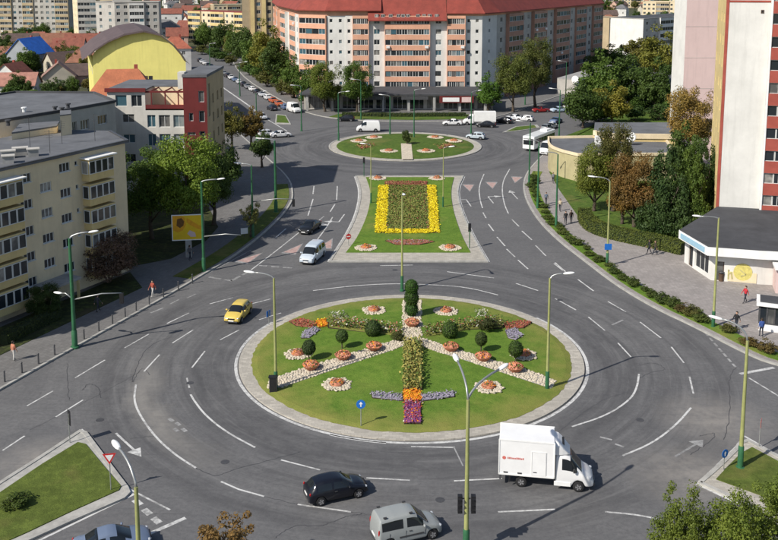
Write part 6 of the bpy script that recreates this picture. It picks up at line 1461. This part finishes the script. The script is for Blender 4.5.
x, y = G(607,267); t = thing('route_plate', 'blue plate fixed to the lamp post beside the hedge', 'sign', (x, y, 0)); MB().box(-.4,.4,-.25,-.2,2.1,2.8).build('plate', M['blue_sign'], t); MB().bar((0,-.2,2.45),(0,-.1,2.45),.06,.06).build('clamp', M['steel'], t)
# yellow billboard
x, y = G(189,258); t = thing('billboard', 'yellow advertising billboard on a post before the green trees', 'billboard', (x, y, .1), R(8))
MB().box(-.35,.35,-.15,.15,-.1,2.2).build('post', M['concrete'], t); p = MB().box(-1.85,1.85,-.12,.12,2.1,5.2).build('panel', M['steel'], t)
MB().box(-1.85,1.85,-.17,-.12,2.1,2.2).box(-1.85,1.85,-.17,-.12,5.1,5.2).box(-1.85,-1.75,-.17,-.12,2.2,5.1).box(1.75,1.85,-.17,-.12,2.2,5.1).build('frame', M['lamp'], p)
MB().box(-1.75,1.75,-.135,-.12,2.2,5.1).build('poster', M['yellow'], p)
def printed(nm, pts, mat, z): MB().add([(a, -.14-z, b) for a, b in pts], [tuple(range(len(pts)))]).build(nm, mat, p)
amber = plain('amber_print', (.78,.36,.02), .5, .12, 3.)
printed('printed_shape', [(-1.75,3.4),(-1.2,3.1),(-.6,3.3),(-.2,4.0),(-.35,4.9),(-.9,5.1),(-1.75,5.1)], amber, .002); printed('printed_shape', [(-1.3,3.9),(-.9,3.6),(-.5,3.9),(-.4,4.4),(-.7,4.8),(-1.2,4.7)], M['brown'], .004)
printed('printed_shape', [(-.1,4.8),(.5,4.4),(1.2,3.9),(1.75,3.7),(1.75,3.2),(1.0,3.5),(.3,3.9),(-.15,4.3)], amber, .003); printed('printed_shape', [(.2,3.3),(.8,3.0),(.9,2.5),(.3,2.5),(-.1,2.9)], M['palepink'], .003)
# white board beside the young tree, bollards, bench-side boxes
t = thing('notice_board', 'small white board on the left verge beside the young tree', 'sign', (*G(244.5,238), .15), R(20)); MB().tube([(0,0,-.1),(0,0,.5)], .04, 6).build('post', M['steel'], t); MB().box(-.45,.45,-.04,.04,.4,1.15).build('panel', M['white'], t)
bol = None
for i, (px, py) in enumerate(((7.8,384),(25,375),(41.5,366),(57.6,357),(87,341),(101.7,333),(115.4,326),(128,319),(139,313),(152,306.5),(166,299),(181,291.5),(195,284))):
    x, y = G(px, py)
    if bol is None:
        bol = thing('bollard', 'small dark bollard in the row along the left kerb', 'bollard', (x-.3, y+.15, .12), 0, 'bollards along the left kerb')
        MB().lathe([(.07,-.1),(.07,.75),(.05,.8)], 10).build('post', M['steel'], bol, smooth=40); MB().blob((0,0,.88), .085, 0, 10, 6).build('cap', M['steel'], bol, smooth=True)
    else: b = copy_tree(bol); b.location = (x-.3, y+.15, .12)
# newspaper kiosk at the right frame edge
KX, KY = G(766,334); t = thing('kiosk', 'newspaper kiosk with white roof and glass sides at the right frame edge', 'kiosk', (KX+1.1, KY+1.0, .12), R(-22))
MB().box(-1.3,1.3,-.95,.95,0,.7).build('base_panel', M['white'], t); r = MB().prism([(-1.6,-1.25),(1.6,-1.25),(1.6,1.25),(-1.6,1.25)], 2.45, 2.75).build('roof', M['white'], t); MB().prism([(-1.3,-.95),(1.3,-.95),(1.3,.95),(-1.3,.95)], 2.75, 2.85).build('roof_sheet', M['roofd'], r)
for a, b in (((-1.3,-.95),(1.3,-.95)),((-1.3,.95),(-1.3,-.95))):
    L = math.dist(a, b); k = 4 if L > 2 else 3
    for j in range(k): window(t, a, b, L*(j+.5)/k, 1.58, L/k, 1.75, 1, .03, 'steel', 'glass')
MB().box(-1.28,1.28,-.6,.93,.7,2.45).build('interior', M['bumper'], t)
t = thing('litter_bin', 'brown litter bin beside the corner shop', 'bin', (*G(721,282), .12)); MB().lathe([(.26,0),(.3,.75),(.33,.8),(.2,.8)], 12).build('bin_body', M['framed'], t, smooth=40); MB().lathe([(.33,.95),(.3,1.05),(.05,1.12)], 12).build('lid', M['steel'], t, smooth=40); MB().tube([(.28,0,.7),(.28,0,1.0)], .02, 5).build('hinge', M['steel'], t)

# ------------------------------------------------------------------ people
def person_mesh(stride=.28, arm=.35, dress=False):
    V, E_, Rd = [], [], []
    def v(x, y, z, r, p=None):
        V.append((x, y, z)); Rd.append(r)
        if p is not None: E_.append((p, len(V)-1))
        return len(V)-1
    pel = v(0,0,.95,.15); wst = v(0,0,1.10,.135,pel); chest = v(.01,0,1.32,.155,wst); nk = v(0,0,1.48,.065,chest); hd0 = v(.015,0,1.56,.075,nk); hd1 = v(.02,0,1.65,.098,hd0); v(.01,0,1.74,.07,hd1)
    nose = v(.115,0,1.635,.018,hd1)
    for s in (-1, 1):
        v(.0,s*.095,1.64,.018,hd1)
        hip = v(0,s*.09,.90,.095,pel); kn = v(s*stride*.55+.04,s*.1,.50,.062,hip); an = v(s*stride-.02,s*.1,.09,.042,kn); v(s*stride+.17,s*.11,.035,.036,an)
        sh = v(0,s*.19,1.42,.062,chest); el = v(-s*arm*.35,s*.25,1.14,.043,sh); wr = v(-s*arm*.7+.06,s*.26,.91,.029,el); pm = v(-s*arm*.75+.08,s*.255,.83,.032,wr)
        for k in range(4): a = v(-s*arm*.77+.06+k*.018,s*(.255),.765-.006*abs(k-1.5),.009,pm); v(-s*arm*.77+.075+k*.018,s*.245,.715+.008*abs(k-1.5),.008,a)
        th = v(-s*arm*.75+.125,s*.25,.80,.010,pm); v(-s*arm*.75+.14,s*.245,.76,.008,th)
    me = bpy.data.meshes.new('body'); me.from_pydata(V, E_, []); o = bpy.data.objects.new('p', me); COL.objects.link(o)
    o.modifiers.new('k', 'SKIN'); sk = me.skin_vertices[0].data
    for i, r in enumerate(Rd): sk[i].radius = (r, r*(1.25 if i in (1, 2) else 1)); sk[i].use_root = i == 0
    o.modifiers.new('s', 'SUBSURF').levels = 1
    ev = o.evaluated_get(bpy.context.evaluated_depsgraph_get()).to_mesh(); out = {}
    for kind in ('trousers', 'pale'):
        mb = MB(); mb.v = [tuple(q.co) for q in ev.vertices]
        for p in ev.polygons:
            c = p.center; k = 0
            if c.z < .08: k = 3
            elif c.z < .97 and abs(c.y) < .21: k = 2
            elif c.z > 1.50 or (c.z < .90 and abs(c.y) >= .21): k = 1
            mb.f.append(tuple(p.vertices)); mb.m.append(k)
        out[kind] = mb.mesh('body', [M['cloth'], M['skin'], M['denim'] if kind == 'trousers' else M['palecloth'], M['black']], True)
    bpy.data.objects.remove(o)
    return out
PM = [person_mesh(.26, .35), person_mesh(.10, .12)]
HAIR = MB(); HAIR.blob((-.02,0,1.70), (.115,.105,.09), 0, 12, 8); HAIR.blob((-.055,0,1.64), (.075,.1,.11), 0, 10, 6); HAIR = HAIR.mesh('hair', M['hair'], True)
for lab, px, py, az, pose, low, col in (('person in orange top and pale trousers on the left pavement', 14, 362, 60, 1, 'pale', (.50,.20,.12)), ('person in dark clothes walking before the cream flats', 98, 313, 55, 0, 'trousers', (.04,.045,.055)), ('person in red top and pale trousers by the left kerb', 153, 298, 240, 0, 'pale', (.38,.08,.05)),
    ('person in grey jacket walking under the billboard', 190, 261, 60, 0, 'trousers', (.12,.12,.13)), ('person in blue grey top walking by the right verge, farthest', 546, 205, 250, 0, 'trousers', (.12,.15,.20)), ('person in pale top behind the walking pair on the right pavement', 560, 212, 250, 0, 'trousers', (.5,.42,.3)),
    ('person in black jacket, left of the walking pair', 565.5, 225, 255, 0, 'trousers', (.02,.02,.022)), ('person in dark brown jacket, right of the walking pair', 571, 224, 255, 0, 'trousers', (.05,.03,.02)), ('person in dark coat beside the clipped hedge, left', 649, 255, 170, 0, 'trousers', (.03,.03,.03)), ('person in dark coat beside the clipped hedge, right', 655, 256, 170, 0, 'trousers', (.06,.045,.03)),
    ('person in red top and dark trousers before the corner shop', 745, 304, 200, 0, 'trousers', (.50,.03,.04)), ('person in black clothes walking past the kiosk', 736, 331, 215, 0, 'trousers', (.012,.012,.014)), ('person in blue jacket standing at the kiosk', 761, 338, 90, 1, 'trousers', (.04,.09,.30)), ('person in grey top far along the right pavement', 553, 184, 260, 0, 'trousers', (.2,.2,.22))):
    x, y = G(px, py); t = thing('person', lab, 'person', (x, y, .14), R(az)); put('body', PM[pose][low], t, color=col); put('hair', HAIR, t)
